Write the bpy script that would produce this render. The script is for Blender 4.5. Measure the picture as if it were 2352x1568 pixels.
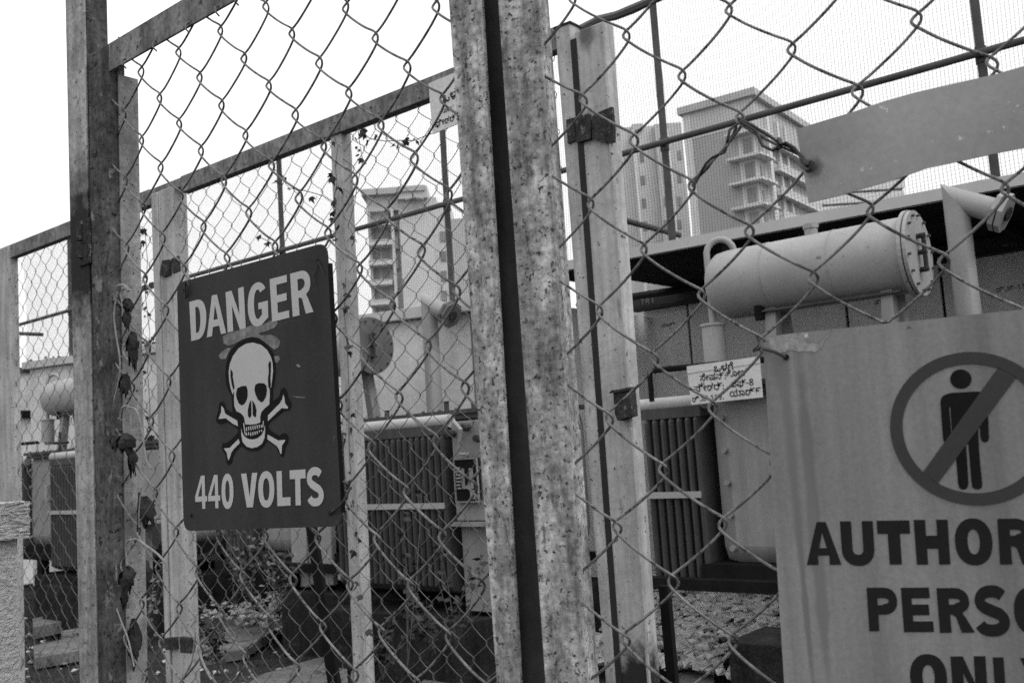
import bpy, bmesh, math, random
from mathutils import Vector, Matrix
from mathutils.geometry import tessellate_polygon
random.seed(7)
D = bpy.data
for o in list(D.objects):
    D.objects.remove(o)
scene = bpy.context.scene
COL = scene.collection
R = math.radians

# ------------------------------------------------------------------ camera, sky, sun, exposure
EYE = Vector((0, 0, 1.4))
YAW, PITCH, ROLL, FPX = R(50.9), R(6.1), R(3.76), 2250.0
fwd = Vector((-math.cos(YAW)*math.cos(PITCH), math.sin(YAW)*math.cos(PITCH), math.sin(PITCH)))
r0 = Vector((math.sin(YAW), math.cos(YAW), 0)); u0 = r0.cross(fwd)
cright = math.cos(ROLL)*r0 - math.sin(ROLL)*u0
cup = math.sin(ROLL)*r0 + math.cos(ROLL)*u0
cam = D.cameras.new('camera'); camo = D.objects.new('camera', cam); COL.objects.link(camo)
cam.sensor_width = 36; cam.lens = 36*FPX/2352
cam.clip_start = 0.05; cam.clip_end = 2000
m = Matrix((cright, cup, -fwd)).transposed().to_4x4(); m.translation = EYE
camo.matrix_world = m
cam.dof.use_dof = True; cam.dof.focus_distance = 1.7; cam.dof.aperture_fstop = 13
scene.camera = camo

w = D.worlds.new('World'); scene.world = w; w.use_nodes = True
nt = w.node_tree; bg = nt.nodes['Background']
sky = nt.nodes.new('ShaderNodeTexSky'); sky.sky_type = 'NISHITA'; sky.sun_disc = False
SUN_EL, SUN_AZ = R(50), R(88)       # azimuth measured from +Y towards +X
sky.sun_elevation = SUN_EL; sky.sun_rotation = SUN_AZ; sky.air_density = 1.0; sky.dust_density = 4.0
bw = nt.nodes.new('ShaderNodeRGBToBW'); nt.links.new(sky.outputs[0], bw.inputs[0])
ma = nt.nodes.new('ShaderNodeMath'); ma.operation = 'MULTIPLY_ADD'   # cloud deck: grey-white, slightly modulated by the sky
nt.links.new(bw.outputs[0], ma.inputs[0]); ma.inputs[1].default_value = 0.25; ma.inputs[2].default_value = 8.3
tcw = nt.nodes.new('ShaderNodeTexCoord'); sx = nt.nodes.new('ShaderNodeSeparateXYZ'); nt.links.new(tcw.outputs['Generated'], sx.inputs[0])
oc_ = nt.nodes.new('ShaderNodeMapRange'); nt.links.new(sx.outputs['Z'], oc_.inputs[0])      # overcast deck: brighter overhead than at the horizon
oc_.inputs[1].default_value = 0; oc_.inputs[2].default_value = 1; oc_.inputs[3].default_value = .93; oc_.inputs[4].default_value = 1.75
mo_ = nt.nodes.new('ShaderNodeMath'); mo_.operation = 'MULTIPLY'; nt.links.new(ma.outputs[0], mo_.inputs[0]); nt.links.new(oc_.outputs[0], mo_.inputs[1])
nt.links.new(mo_.outputs[0], bg.inputs[0]); bg.inputs[1].default_value = 0.115
sun = D.lights.new('sun', 'SUN'); sun.energy = 1.1; sun.angle = R(20); sun.color = (1, 1, 1)
suno = D.objects.new('sun', sun); COL.objects.link(suno)
sd = Vector((math.sin(SUN_AZ)*math.cos(SUN_EL), math.cos(SUN_AZ)*math.cos(SUN_EL), math.sin(SUN_EL)))
suno.rotation_euler = sd.to_track_quat('Z', 'Y').to_euler(); suno.location = (0, 0, 30)
scene.view_settings.view_transform = 'Standard'; scene.view_settings.look = 'None'
scene.view_settings.gamma = 1; scene.view_settings.use_curve_mapping = False
scene.view_settings.exposure = 0.0
scene.render.engine = 'CYCLES'
scene.cycles.use_denoising = False
scene.cycles.max_bounces = 6; scene.cycles.diffuse_bounces = 4

# ------------------------------------------------------------------ surveying: sight lines from the camera meet the real planes
def ray(px, py): return fwd + cright*((px-1176)/FPX) + cup*((784-py)/FPX)
def onY(px, py, Y):
    d = ray(px, py); return EYE + d*(Y/d.y)
def onX(px, py, X):
    d = ray(px, py); return EYE + d*(X/d.x)
def onZ(px, py, z):
    d = ray(px, py); return EYE + d*((z-EYE.z)/d.z)
class Plane:
    """vertical plane through p0, horizontal direction t at angle a from +X, n pointing away from the viewer"""
    def __init__(s, p0, a):
        s.p0 = Vector(p0); s.t = Vector((math.cos(a), math.sin(a), 0)); s.n = Vector((-math.sin(a), math.cos(a), 0))
    def hit(s, px, py, off=0.0):
        d = ray(px, py); k = (s.n.dot(s.p0-EYE)+off)/s.n.dot(d); return EYE + d*k
    def co(s, px, py, off=0.0):
        P = s.hit(px, py, off)-s.p0; return P.dot(s.t), P.z
    def at(s, t, z, off=0.0): return s.p0 + s.t*t + s.n*off + Vector((0, 0, z))
def fdir(px, dist):
    """ground point seen in column px at this distance from the camera"""
    d = ray(px, 1019); h = Vector((d.x, d.y, 0)).normalized(); return Vector((h.x*dist, h.y*dist, 0))

# ------------------------------------------------------------------ materials
def grey(name, base, rough=0.75, mott=(6, .25), fine=(70, .12), spots=None, streak=None, wear=None, metal=0.0, bump=(60, .15, .004), spec=.3, spots2=None, stain=None):
    m = D.materials.new(name); m.use_nodes = True; t = m.node_tree; L = t.links.new
    b = t.nodes['Principled BSDF']; tc = t.nodes.new('ShaderNodeTexCoord'); obj = tc.outputs['Object']
    def noise(scale, det=5, rg=.6, vec=None):
        n = t.nodes.new('ShaderNodeTexNoise'); n.inputs['Scale'].default_value = scale
        n.inputs['Detail'].default_value = det; n.inputs['Roughness'].default_value = rg
        L(vec or obj, n.inputs['Vector']); return n.outputs['Fac']
    def rng(x, a, bb, c, d):
        n = t.nodes.new('ShaderNodeMapRange'); L(x, n.inputs[0])
        for i, v in enumerate((a, bb, c, d)): n.inputs[i+1].default_value = v
        return n.outputs[0]
    def mul(x, y):
        n = t.nodes.new('ShaderNodeMath'); n.operation = 'MULTIPLY'; L(x, n.inputs[0])
        if isinstance(y, float): n.inputs[1].default_value = y
        else: L(y, n.inputs[1])
        return n.outputs[0]
    def mix(f, x, y):
        n = t.nodes.new('ShaderNodeMix'); L(f, n.inputs[0]); L(x, n.inputs[2])
        if isinstance(y, float): n.inputs[3].default_value = y
        else: L(y, n.inputs[3])
        return n.outputs[0]
    v = rng(noise(mott[0]), .3, .7, base*(1-mott[1]), base*(1+mott[1]))
    if fine: v = mul(v, rng(noise(fine[0], 3), .3, .7, 1-fine[1], 1+fine[1]))
    if streak:
        mp = t.nodes.new('ShaderNodeMapping'); mp.inputs['Scale'].default_value = (1, 1, streak[2] if len(streak) > 2 else .06); L(obj, mp.inputs[0])
        v = mul(v, rng(noise(streak[0], 4, .65, mp.outputs[0]), .35, .7, 1.0+streak[1]*.4, 1.0-streak[1]))
    if wear:      # large rusty patches: scale, threshold, colour
        nn = noise(wear[0], 8, .72)
        v = mix(rng(nn, wear[1], wear[1]+wear[3] if len(wear) > 3 else wear[1]+.05, 0, 1), v, float(wear[2]))
    if spots2:
        mp2 = t.nodes.new('ShaderNodeMapping'); mp2.inputs['Scale'].default_value = (1, 1, .3); L(obj, mp2.inputs[0])
        nn = noise(spots2[0], 6, .78, mp2.outputs[0])
        v = mix(rng(nn, spots2[1], spots2[1]+.07, 0, spots2[3] if len(spots2) > 3 else 1), v, float(spots2[2]))
    for sc_, rad, sq, colr in (stain or ()):          # soft dark patch: rust and grease round a fitting, streaks on the sign
        mp = t.nodes.new('ShaderNodeMapping'); mp.inputs['Location'].default_value = (-sc_[0], -sc_[1], -sc_[2]*sq); mp.inputs['Scale'].default_value = (1, 1, sq); L(obj, mp.inputs[0])
        ln_ = t.nodes.new('ShaderNodeVectorMath'); ln_.operation = 'LENGTH'; L(mp.outputs[0], ln_.inputs[0])
        ad_ = t.nodes.new('ShaderNodeMath'); ad_.operation = 'MULTIPLY_ADD'; L(noise(28, 5, .65), ad_.inputs[0]); ad_.inputs[1].default_value = rad*1.6; L(ln_.outputs['Value'], ad_.inputs[2])
        v = mix(rng(ad_.outputs[0], rad*1.35, rad*2.1, 1, 0), v, float(colr))
    if spots:
        nn = noise(spots[0], 4, .7)
        v = mix(rng(nn, spots[1], spots[1]+.05, 0, 1), v, float(spots[2]))
    L(v, b.inputs['Base Color'])
    b.inputs['Roughness'].default_value = rough; b.inputs['Metallic'].default_value = metal
    b.inputs['Specular IOR Level'].default_value = spec
    if bump:
        bp = t.nodes.new('ShaderNodeBump'); bp.inputs['Strength'].default_value = bump[1]; bp.inputs['Distance'].default_value = bump[2]
        L(noise(bump[0], 6, .65), bp.inputs['Height']); L(bp.outputs[0], b.inputs['Normal'])
    return m

M = {}
M['gate_pale'] = grey('old white gate paint pitted with rust', .36, .8, (28, .42), (110, .45), spots=(170, .575, .04), spots2=(95, .565, .06, .8), wear=(30, .54, .17, .16), streak=(50, .6, .10), bump=(120, .4, .004), spec=.12)
M['gate_mid'] = grey('grey gate paint', .23, .8, (16, .3), (90, .2), spots=(130, .60, .04), spots2=(60, .6, .06, .8), wear=(14, .58, .13, .12), streak=(30, .35, .12), bump=(120, .4, .004), spec=.12)
M['gate_rust'] = grey('rusted gate steel', .08, .9, (16, .5), (90, .4), spots=(70, .58, .02), spots2=(40, .58, .03, .7), wear=(22, .59, .19, .05), streak=(34, .5, .15), bump=(100, .5, .005), spec=.1)
M['post_grey'] = grey('weathered post paint', .20, .85, (12, .35), (90, .25), spots=(95, .585, .05), spots2=(45, .58, .05, .7), streak=(30, .5, .12), bump=(110, .4, .004), spec=.12)
M['gap'] = grey('shade-dark strip for the stile gap', .045, .95, (8, .3), streak=(30, .4, .1), spec=.05)  # dark colour stands in for the shade inside the gap
M['wire'] = grey('galvanised wire going rusty', .125, .55, (45, .55), (300, .3), spots=(110, .55, .03), metal=.1, bump=None, spec=.35)
M['wire_far'] = grey('dull galvanised wire', .10, .6, (15, .45), None, metal=.1, bump=None, spec=.3)
M['far_paint'] = grey('chalky white post paint', .36, .85, (5, .22), (60, .15), spots=(60, .61, .06), spots2=(34, .585, .10, .7), streak=(30, .32, .08), bump=(60, .25, .004), spec=.12)
M['far_rail'] = grey('dirty rail paint', .19, .9, (9, .35), (50, .25), streak=(40, .5, .3), spots=(60, .59, .05), spec=.1)
M['dark_slot'] = grey('dark joint', .02, .9, (8, .2), bump=None)
M['rusty_black'] = grey('black rusted latch steel', .035, .9, (40, .5), (160, .3), wear=(60, .58, .16, .05), bump=(90, .6, .004), spec=.1)
M['tie'] = grey('black binding wire', .025, .5, (40, .3), bump=None)
M['red_sign'] = grey('dark red sign enamel', .038, .7, (5, .2), (300, .15), spots=(60, .70, .12), streak=(14, .25, .2), bump=(200, .08, .001), spec=.12)
M['sign_white'] = grey('white sign print', .42, .7, (7, .06), (250, .06), bump=None, spec=.12)
M['sign_black'] = grey('black sign print', .008, .7, (9, .15), bump=None, spec=.08)
M['smear'] = grey('scraped paint under the lettering', .15, .8, (22, .5), (120, .3), wear=(26, .56, .05, .1), bump=None)
M['yellow_sign'] = grey('yellow sign enamel', .195, .75, (3.5, .12), (260, .10), streak=(15, .45, .025), spots=(50, .70, .09), bump=(300, .05, .001), spec=.15)
M['sign_ring'] = grey('red ring print', .042, .7, (6, .08), (200, .06), bump=None, spec=.12)
M['sign_text'] = grey('black lettering', .014, .7, (6, .1), (200, .1), bump=None, spec=.08)
M['peel'] = grey('peeled sign corner', .24, .8, (50, .3), (200, .2), bump=(80, .3, .002))
M['strip'] = grey('plain grey sheet metal strip', .19, .6, (4, .1), (160, .08), spots=(70, .648, .5), bump=None, spec=.25, stain=None)
M['plate_white'] = grey('white enamel plate', .55, .5, (9, .08), bump=None)
M['trafo'] = grey('light grey transformer paint', .27, .55, (3.5, .14), (80, .08), spots=(22, .66, .12), bump=(40, .1, .003), spec=.25)
M['trafo_tank'] = grey('transformer grey darkened for sheltered tank', .22, .6, (2.5, .14), (80, .06), streak=(10, .25, .08), spots=(30, .68, .1), bump=(40, .08, .003), spec=.2)  # darker copy of the transformer grey, shelter shade put into the colour
M['cover_grey'] = grey('darker flange grey with shade painted in', .10, .65, (6, .25), (80, .1), spots=(40, .63, .04), bump=None, spec=.15)  # darker covers on the farther units, vent flange shade painted in
M['trafo_dark'] = grey('mid grey radiator paint', .062, .65, (3, .2), (60, .1), streak=(20, .3, .05), bump=None, spec=.15)
M['trafo_pale'] = grey('pale transformer tank paint', .32, .6, (3, .08), bump=None, spec=.3)
M['base_dark'] = grey('black steel base', .012, .9, (8, .3), spec=.05)
M['plinth'] = grey('dark blotchy concrete', .022, .95, (5, .5), (60, .4), streak=(12, .4, .2), wear=(9, .6, .05, .08), bump=(40, .6, .02), spec=.08)  # very dark concrete with slightly lighter blotches
M['slab'] = grey('concrete slab', .13, .95, (4, .35), (60, .3), wear=(6, .55, .05, .08), bump=(50, .5, .01), spec=.1)
M['wall'] = grey('grey painted blast wall', .52, .85, (1.2, .12), (20, .06), streak=(5, .15, .15), wear=(2.6, .68, .25, .1), bump=(30, .15, .004), spec=.15)
M['wall_light'] = grey('pale rendered boundary wall', .62, .9, (1.3, .12), (15, .08), streak=(4, .15, .3), bump=(25, .3, .01), spec=.15)
M['fascia'] = grey('pale canopy fascia', .42, .7, (2, .07), (20, .04), spots=(9, .74, .2), bump=None)
M['roof_under'] = grey('near-black canopy underside', .015, .95, (2, .6), bump=None, spec=.05)  # even near-black tone for roof sheets, rafters and rear boards
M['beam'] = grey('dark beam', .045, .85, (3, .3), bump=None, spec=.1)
M['stencil'] = grey('faded stencil paint', .14, .9, (30, .4), bump=None)
M['stencil_dark'] = grey('dark stencil paint', .10, .9, (40, .5), bump=None)
M['pipe'] = grey('grey net pole', .07, .7, (5, .25), (30, .1), bump=None, spec=.2)
M['net'] = grey('grey bird netting cord', .10, .9, (2, .2), None, bump=None)
M['stone'] = grey('crushed pale stone', .40, .95, (12, .5), (60, .25), bump=(50, .5, .01), spec=.1)
M['soil'] = grey('dark trodden soil', .035, 1, (1.6, .5), (30, .5), wear=(5, .62, .10, .1), bump=(22, .9, .04), spec=.1)
M['leaf'] = grey('dusty dark leaf', .035, .8, (30, .5), bump=None, spec=.15)
M['leaf_pale'] = grey('pale undergrowth leaf', .12, .7, (20, .5), bump=None)
M['dry_leaf'] = grey('dry crumpled leaf', .028, .9, (45, .5), bump=(90, .5, .004), spec=.1)
M['stem'] = grey('dry vine stem', .22, .9, (60, .4), bump=None)
M['stem_dark'] = grey('thin ivy stem', .07, .9, (60, .4), bump=None)
M['roughcast'] = grey('roughcast render', .52, .95, (14, .12), (160, .15), bump=(75, 1.0, .022), spec=.1)
M['b_white'] = grey('white building render', .60, .9, (.05, .06), (1, .05), bump=None)
M['b_light'] = grey('light building render', .50, .9, (.08, .08), (1, .05), bump=None)
M['b_mid'] = grey('mid grey building render', .42, .9, (.08, .1), (1.2, .06), bump=None)  # lightened, distance haze put into the colour
M['b_dark'] = grey('grey clad tower face', .34, .9, (.1, .08), (2, .06), bump=None)  # raised tone stands in for haze over the tower
M['b_glass'] = grey('haze-paled window glass', .20, .4, (.3, .3), None, bump=None)  # dark glass paled, haze is in the colour
M['b_letter'] = grey('rooftop lettering', .22, .8, (1, .1), None, bump=None)

# ------------------------------------------------------------------ mesh helpers
def tagit(o, label=None, cat=None, group=None, kind=None):
    if label: o['label'] = label
    if cat: o['category'] = cat
    if group: o['group'] = group
    if kind: o['kind'] = kind
    return o
def thing(name, loc, label, cat, group=None):
    o = D.objects.new(name, None); COL.objects.link(o); o.location = loc; o.empty_display_size = .1
    return tagit(o, label, cat, group)
class MB:
    def __init__(s): s.v = []; s.f = []
    def add(s, vs, fs):
        k = len(s.v); s.v += [Vector(p) for p in vs]; s.f += [[i+k for i in f] for f in fs]; return s
    def box(s, a, b):
        x0, x1 = sorted((a[0], b[0])); y0, y1 = sorted((a[1], b[1])); z0, z1 = sorted((a[2], b[2]))
        return s.hexa([(x0,y0,z0),(x1,y0,z0),(x1,y1,z0),(x0,y1,z0)], [(x0,y0,z1),(x1,y0,z1),(x1,y1,z1),(x0,y1,z1)])
    def hexa(s, lo, hi):
        return s.add(list(lo)+list(hi), [(3,2,1,0),(4,5,6,7),(0,1,5,4),(1,2,6,5),(2,3,7,6),(3,0,4,7)])
    def loft(s, rings, cap=True):
        n = len(rings[0]); vs = [p for r in rings for p in r]; fs = []
        for i in range(len(rings)-1):
            for j in range(n):
                fs.append((i*n+j, i*n+(j+1) % n, (i+1)*n+(j+1) % n, (i+1)*n+j))
        if cap: fs += [tuple(range(n-1, -1, -1)), tuple(range((len(rings)-1)*n, len(rings)*n))]
        return s.add(vs, fs)
    def tube(s, pts, r, n=8, cap=True):
        pts = [Vector(p) for p in pts]; rings = []; prev = None
        for i, p in enumerate(pts):
            d = (pts[min(i+1, len(pts)-1)]-pts[max(i-1, 0)])
            if d.length < 1e-9: d = Vector((0, 0, 1))
            d.normalize()
            if prev is None:
                a = d.cross(Vector((0, 0, 1)));
                if a.length < .1: a = d.cross(Vector((0, 1, 0)))
            else: a = prev - d*prev.dot(d)
            if a.length < 1e-6: a = d.orthogonal()
            a.normalize(); prev = a; b = d.cross(a)
            rr = r[i] if isinstance(r, (list, tuple)) else r
            rings.append([p + a*(rr*math.cos(2*math.pi*k/n)) + b*(rr*math.sin(2*math.pi*k/n)) for k in range(n)])
        return s.loft(rings, cap)
    def poly(s, outer, holes=()):
        ls = [[Vector(p) for p in outer]]+[[Vector(p) for p in h] for h in holes]
        flat = [p for l in ls for p in l]
        return s.add(flat, tessellate_polygon(ls))
    def build(s, name, mat, parent=None, smooth=False, bevel=0, **kw):
        me = D.meshes.new(name)
        off = parent_loc(parent)
        me.from_pydata([tuple(p-off) for p in s.v], [], s.f); me.materials.append(M[mat] if isinstance(mat, str) else mat)
        me.update()
        if smooth:
            me.polygons.foreach_set('use_smooth', [True]*len(me.polygons))
            try: me.set_sharp_from_angle(angle=R(50))
            except Exception: pass
        o = D.objects.new(name, me); COL.objects.link(o)
        if parent: o.parent = parent
        if bevel:
            bm = bmesh.new(); bm.from_mesh(me)
            bmesh.ops.recalc_face_normals(bm, faces=bm.faces)
            bmesh.ops.bevel(bm, geom=[e for e in bm.edges if not e.is_boundary and e.calc_face_angle(0) > .5], offset=bevel, segments=2, affect='EDGES', profile=.6, clamp_overlap=True)
            bm.to_mesh(me); bm.free()
        tagit(o, **kw); return o
def parent_loc(p):
    v = Vector((0, 0, 0))
    while p is not None: v += p.location; p = p.parent
    return v
def copy_of(o, parent, offset, name=None):
    c = o.copy(); COL.objects.link(c); c.parent = parent; c.location = o.location+Vector(offset); return c
def col_prism(lo, hi, depth):
    """upright bar: lo/hi = (left point, right point) at the foot and head of its front face; depth = vector to the back"""
    a, b = lo; c, d = hi
    return MB().hexa([a, b, b+depth, a+depth], [c, d, d+depth, c+depth])
def extend(P, Q, z):
    """point on the line P-Q at height z"""
    return P + (Q-P)*((z-P.z)/(Q.z-P.z))
Yv = Vector((0, 1, 0)); Zv = Vector((0, 0, 1)); Xv = Vector((1, 0, 0))

# ------------------------------------------------------------------ setting: ground
def hfield(x, y):
    return .03*math.sin(x*1.7+y*.6)+.025*math.sin(y*2.3-x*.8)
g = MB(); NX, NY = 90, 70
xs = [-400, -60, -30]+[-18+i*.3 for i in range(NX)]+[20, 60, 400]; ys = [-400, -60, -10]+[.2+i*.22 for i in range(NY)]+[30, 90, 500]
vs = []
for y in ys:
    for x in xs:
        vs.append((x, y, hfield(x, y)*.6+random.uniform(-.02, .02)-.02 if abs(x) < 25 and 0 < y < 16 else 0))
n = len(xs)
g.add(vs, [(j*n+i, j*n+i+1, (j+1)*n+i+1, (j+1)*n+i) for j in range(len(ys)-1) for i in range(n-1)])
g.build('ground', 'soil', smooth=True, kind='structure')

# ------------------------------------------------------------------ blast wall, canopy
WY = 7.72
wz = onY(1500, 705, WY).z                     # underside of the beam
bl = thing('blast_wall', (-4, WY, 0), 'grey painted concrete wall behind the transformers with dark beam along its top', 'wall')
jx = [onY(p, 720, WY).x for p in (1945, 2170)]
edges = [-4.7, jx[0]-.02-1.4, jx[0], jx[1], 2.2, 5.0]
edges = sorted(edges)
for a, b in zip(edges, edges[1:]):
    MB().box((a+.012, WY, -.1), (b-.012, WY+.2, wz)).build('panel', 'wall', bl)
for e in edges[1:-1]: MB().box((e-.012, WY+.03, -.1), (e+.012, WY+.15, wz)).build('joint', 'dark_slot', bl)
bt = onY(1500, 682, WY).z
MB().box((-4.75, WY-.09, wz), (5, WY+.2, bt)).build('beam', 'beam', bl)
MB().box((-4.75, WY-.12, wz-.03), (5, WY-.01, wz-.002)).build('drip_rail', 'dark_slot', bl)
# boundary wall at the far left
EX = -13.6
ew = thing('boundary_wall', (EX, 4, 0), 'pale rendered wall closing the yard at the far left with dark coping', 'wall')
ez = onX(60, 855, EX).z
MB().box((EX-.25, -9, 0), (EX, 14, ez)).build('wall_face', 'wall_light', ew)
MB().box((EX-.3, -9, ez), (EX+.05, 14, ez+.06)).build('coping', 'beam', ew)
p = onX(80, 951, EX)
MB().box((EX+.01, 0.5, p.z-.05), (EX+.08, 12, p.z+.05)).build('conduit', 'base_dark', ew)

# canopy
FY = 5.95
ca = thing('canopy', (-4, FY, 2.5), 'low pale-edged canopy roof over the transformers with black underside', 'canopy')
def lin(P, Q): return lambda x: P.z+(x-P.x)*(Q.z-P.z)/(Q.x-P.x)
zt_r = lin(onY(1480, 564, FY), onY(2330, 399, FY)); zt_l = lin(onY(822, 723, FY), onY(992, 699, FY))
z_t = zt_r(-2.5); z_b = z_t-.075
def slopebox(x0, x1, y0, y1, f0, f1, mb=None):
    return (mb or MB()).hexa([(x0, y0, f0(x0)), (x1, y0, f0(x1)), (x1, y1, f0(x1)), (x0, y1, f0(x0))], [(x0, y0, f1(x0)), (x1, y0, f1(x1)), (x1, y1, f1(x1)), (x0, y1, f1(x0))])
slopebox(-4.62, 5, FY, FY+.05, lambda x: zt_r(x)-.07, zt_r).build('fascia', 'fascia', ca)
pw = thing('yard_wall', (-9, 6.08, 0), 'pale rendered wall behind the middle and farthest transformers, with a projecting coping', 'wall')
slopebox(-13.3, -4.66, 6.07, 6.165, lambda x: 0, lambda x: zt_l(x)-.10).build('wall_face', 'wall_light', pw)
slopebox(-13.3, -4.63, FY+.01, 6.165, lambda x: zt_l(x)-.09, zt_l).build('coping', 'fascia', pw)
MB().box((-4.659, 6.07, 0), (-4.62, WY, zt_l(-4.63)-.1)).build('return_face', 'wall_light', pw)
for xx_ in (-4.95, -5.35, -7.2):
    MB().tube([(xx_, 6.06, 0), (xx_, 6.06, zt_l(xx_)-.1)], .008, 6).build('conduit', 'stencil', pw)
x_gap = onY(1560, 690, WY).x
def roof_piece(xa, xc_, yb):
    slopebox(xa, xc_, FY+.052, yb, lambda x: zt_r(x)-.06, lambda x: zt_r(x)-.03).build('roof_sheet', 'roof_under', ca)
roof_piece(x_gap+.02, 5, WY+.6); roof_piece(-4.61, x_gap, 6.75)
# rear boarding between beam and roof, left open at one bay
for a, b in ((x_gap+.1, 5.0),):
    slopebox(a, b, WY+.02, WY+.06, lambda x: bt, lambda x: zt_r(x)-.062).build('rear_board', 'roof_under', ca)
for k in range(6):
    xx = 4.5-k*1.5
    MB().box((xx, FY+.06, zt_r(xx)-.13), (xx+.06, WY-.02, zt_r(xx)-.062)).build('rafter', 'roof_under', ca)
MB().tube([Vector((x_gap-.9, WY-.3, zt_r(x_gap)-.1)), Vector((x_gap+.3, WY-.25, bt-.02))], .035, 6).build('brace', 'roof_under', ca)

# ------------------------------------------------------------------ net frame and bird net
NYp = 6.2
nf = thing('net_frame', (-4, NYp, 2.5), 'tall pole and rail frame of grey pipes rising above the canopy', 'pipe frame')
z_mid = (onY(1455, 349, NYp).z+onY(2352, 103, NYp).z)/2; z_top = onY(1450, 21, NYp).z
polex = [onY(px, py, NYp).x for px, py in ((645, 480), (1028, 500), (1522, 280), (2262, 200))]
sp = (polex[3]-polex[0])/3
allx = [polex[0]-sp*k for k in (1, 2, 3)]+polex+[polex[3]+sp]
zA, zB = onY(380, 436, NYp), onY(1450, 21, NYp); ztop_at = lambda x: zA.z+(x-zA.x)*(zB.z-zA.z)/(zB.x-zA.x)
for x in allx:
    MB().tube([(x, NYp, 0 if x < -4.7 else zt_r(x)-.02), (x, NYp, ztop_at(x))], .027, 10).build('pole', 'pipe', nf, smooth=True)
    MB().tube([(x, NYp-.0, z_mid-.05), (x, NYp, z_mid+.05)], .034, 10).build('clamp', 'pipe', nf, smooth=True)
MB().tube([(allx[2]-.3, NYp-.05, z_mid), (allx[-1]+.3, NYp-.05, z_mid)], .024, 8).build('rail', 'pipe', nf, smooth=True)
pts = [(-14+i*.15, NYp, ztop_at(-14+i*.15)+.012*math.sin(i*1.9)+random.uniform(-.008, .008)) for i in range(125)]
MB().tube(pts, [random.uniform(.028, .042) for _ in pts], 7).build('rail', 'net', nf, smooth=True)
MB().tube([onY(1455, 510, NYp)-Vector((0, .5, 0)), onX(1560, 540, onY(1455, 510, NYp).x)], .024, 8).build('cross_pipe', 'pipe', nf, smooth=True)
px0 = onX(30, 765, -13.2)
MB().tube([(-13.2, -1, px0.z), (-13.2, NYp, px0.z)], .025, 8).build('cross_pipe', 'pipe', nf, smooth=True)
net = MB(); CELL = .0232; zbf = lambda x: (zt_l(x) if x < -4.65 else zt_r(x))+.0; zb = z_t
def sway(x, z): return .02*math.sin(x*1.3+z*2)+.012*math.sin(x*4.1-z*3)
def strand(pts, r):
    rings = []
    for p in pts: rings.append([p+Vector((-.6*r, -.8*r, -.5*r)), p+Vector((.9*r, 0, 0)), p+Vector((-.3*r, .6*r, .9*r))])
    net.loft(rings, False)
x = -13.8; i = 0
while x < 1.6:
    strand([Vector((x+.004*math.sin(z*9+i*.11), NYp+.03+sway(x, z), z)) for z in [zbf(x)+(ztop_at(x)-zbf(x))*q_/5 for q_ in range(6)]], .0014)
    x += CELL; i += 1
z = zb; i = 0
while z < z_top:
    strand([Vector((-13.8+k*.2, NYp+.03+sway(-13.8+k*.2, z), z+.004*math.sin(k*1.1+i*.2)-.006*math.sin(k*.35))) for k in range(78)], .0014)
    z += CELL; i += 1
net.build('bird_net', 'net', None, kind='stuff', label='fine square bird netting stretched on the pipe frame above the canopy', cat='net')

# ------------------------------------------------------------------ far buildings
def obx(PL, t0, t1, n0, n1, z0, z1, mb=None):
    mb = mb or MB(); q = lambda z: [PL.at(t0, z, n0), PL.at(t1, z, n0), PL.at(t1, z, n1), PL.at(t0, z, n1)]
    return mb.hexa(q(z0), q(z1))
# clad tower with corner balconies
C1 = EYE+ray(1725, 205)*118
P1 = Plane((C1.x, C1.y, 0), R(3.5)); H = C1.z
Wt = -P1.co(1567, 248)[0]
nr = Plane((C1.x, C1.y, 0), R(93.5))
def n_at(px):            # distance along the right-hand face
    d = ray(px, 300); k = (P1.t.dot(P1.p0-EYE))/P1.t.dot(d); return (EYE+d*k-P1.p0).dot(P1.n)
Dn = n_at(1857)
t1 = thing('apartment_tower', (C1.x, C1.y, 0), 'tall clad apartment tower with stacked corner balconies, nearest beyond the canopy', 'building')
obx(P1, -Wt, 0, 0, Dn, 0, H-.9).build('wall', 'b_mid', t1)
obx(P1, -Wt-.5, .6, -.6, Dn+.5, H-.9, H).build('roof', 'b_mid', t1)
obx(P1, -Wt, -Wt+1.0, -.15, 0, 0, H-.9).build('pilaster', 'b_white', t1)
obx(P1, -Wt+1.0, 0, -.1, 0, H-4.3, H-.9).build('band', 'b_light', t1)
obx(P1, -Wt+1.3, -2.2, -.08, 0, 0, H-4.35).build('cladding', 'b_dark', t1)
obx(P1, -2.2, -.05, -.2, 0, 0, H-5.2).build('corner_pier', 'b_light', t1)
z = H-5.4; fl = 0
while z > 4:
    s = MB(); obx(P1, -3.4, .9, -1.3, 0, z, z+.28, s); obx(P1, .01, 1.1, -.0, 3.0, z, z+.28, s); s.build('balcony_slab', 'b_white', t1)
    s = MB(); obx(P1, .02, 1.0, 4.6, Dn-.3, z-.9, z-.65, s); s.build('balcony_slab', 'b_white', t1)
    s = MB(); obx(P1, .8, .95, 4.7, Dn-.4, z-.65, z+.2, s); s.build('balcony_rail', 'b_light', t1)
    for (a, b) in ((.5, 1.6), (5.2, 6.6), (7.6, 9.4), (10.6, 12.0)):
        if b < Dn-.3: obx(P1, 0, .12, a, b, z-2.5, z-.95).build('window', 'b_glass', t1)
    obx(P1, -1.6, -.4, -.26, -.2, z-2.3, z-.5).build('window', 'b_glass', t1)
    z -= 3.03; fl += 1
for a, b in ((3.2, 4.4), (6.8, 7.4), (9.6, 10.2)):
    if b < Dn: obx(P1, 0, .35, a, b, 0, H-2.5).build('pier', 'b_white', t1)
AF = R(39.1)
def facade(px, py, depth):
    c = EYE+ray(px, py)*depth; return Plane((c.x, c.y, 0), AF)
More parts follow.
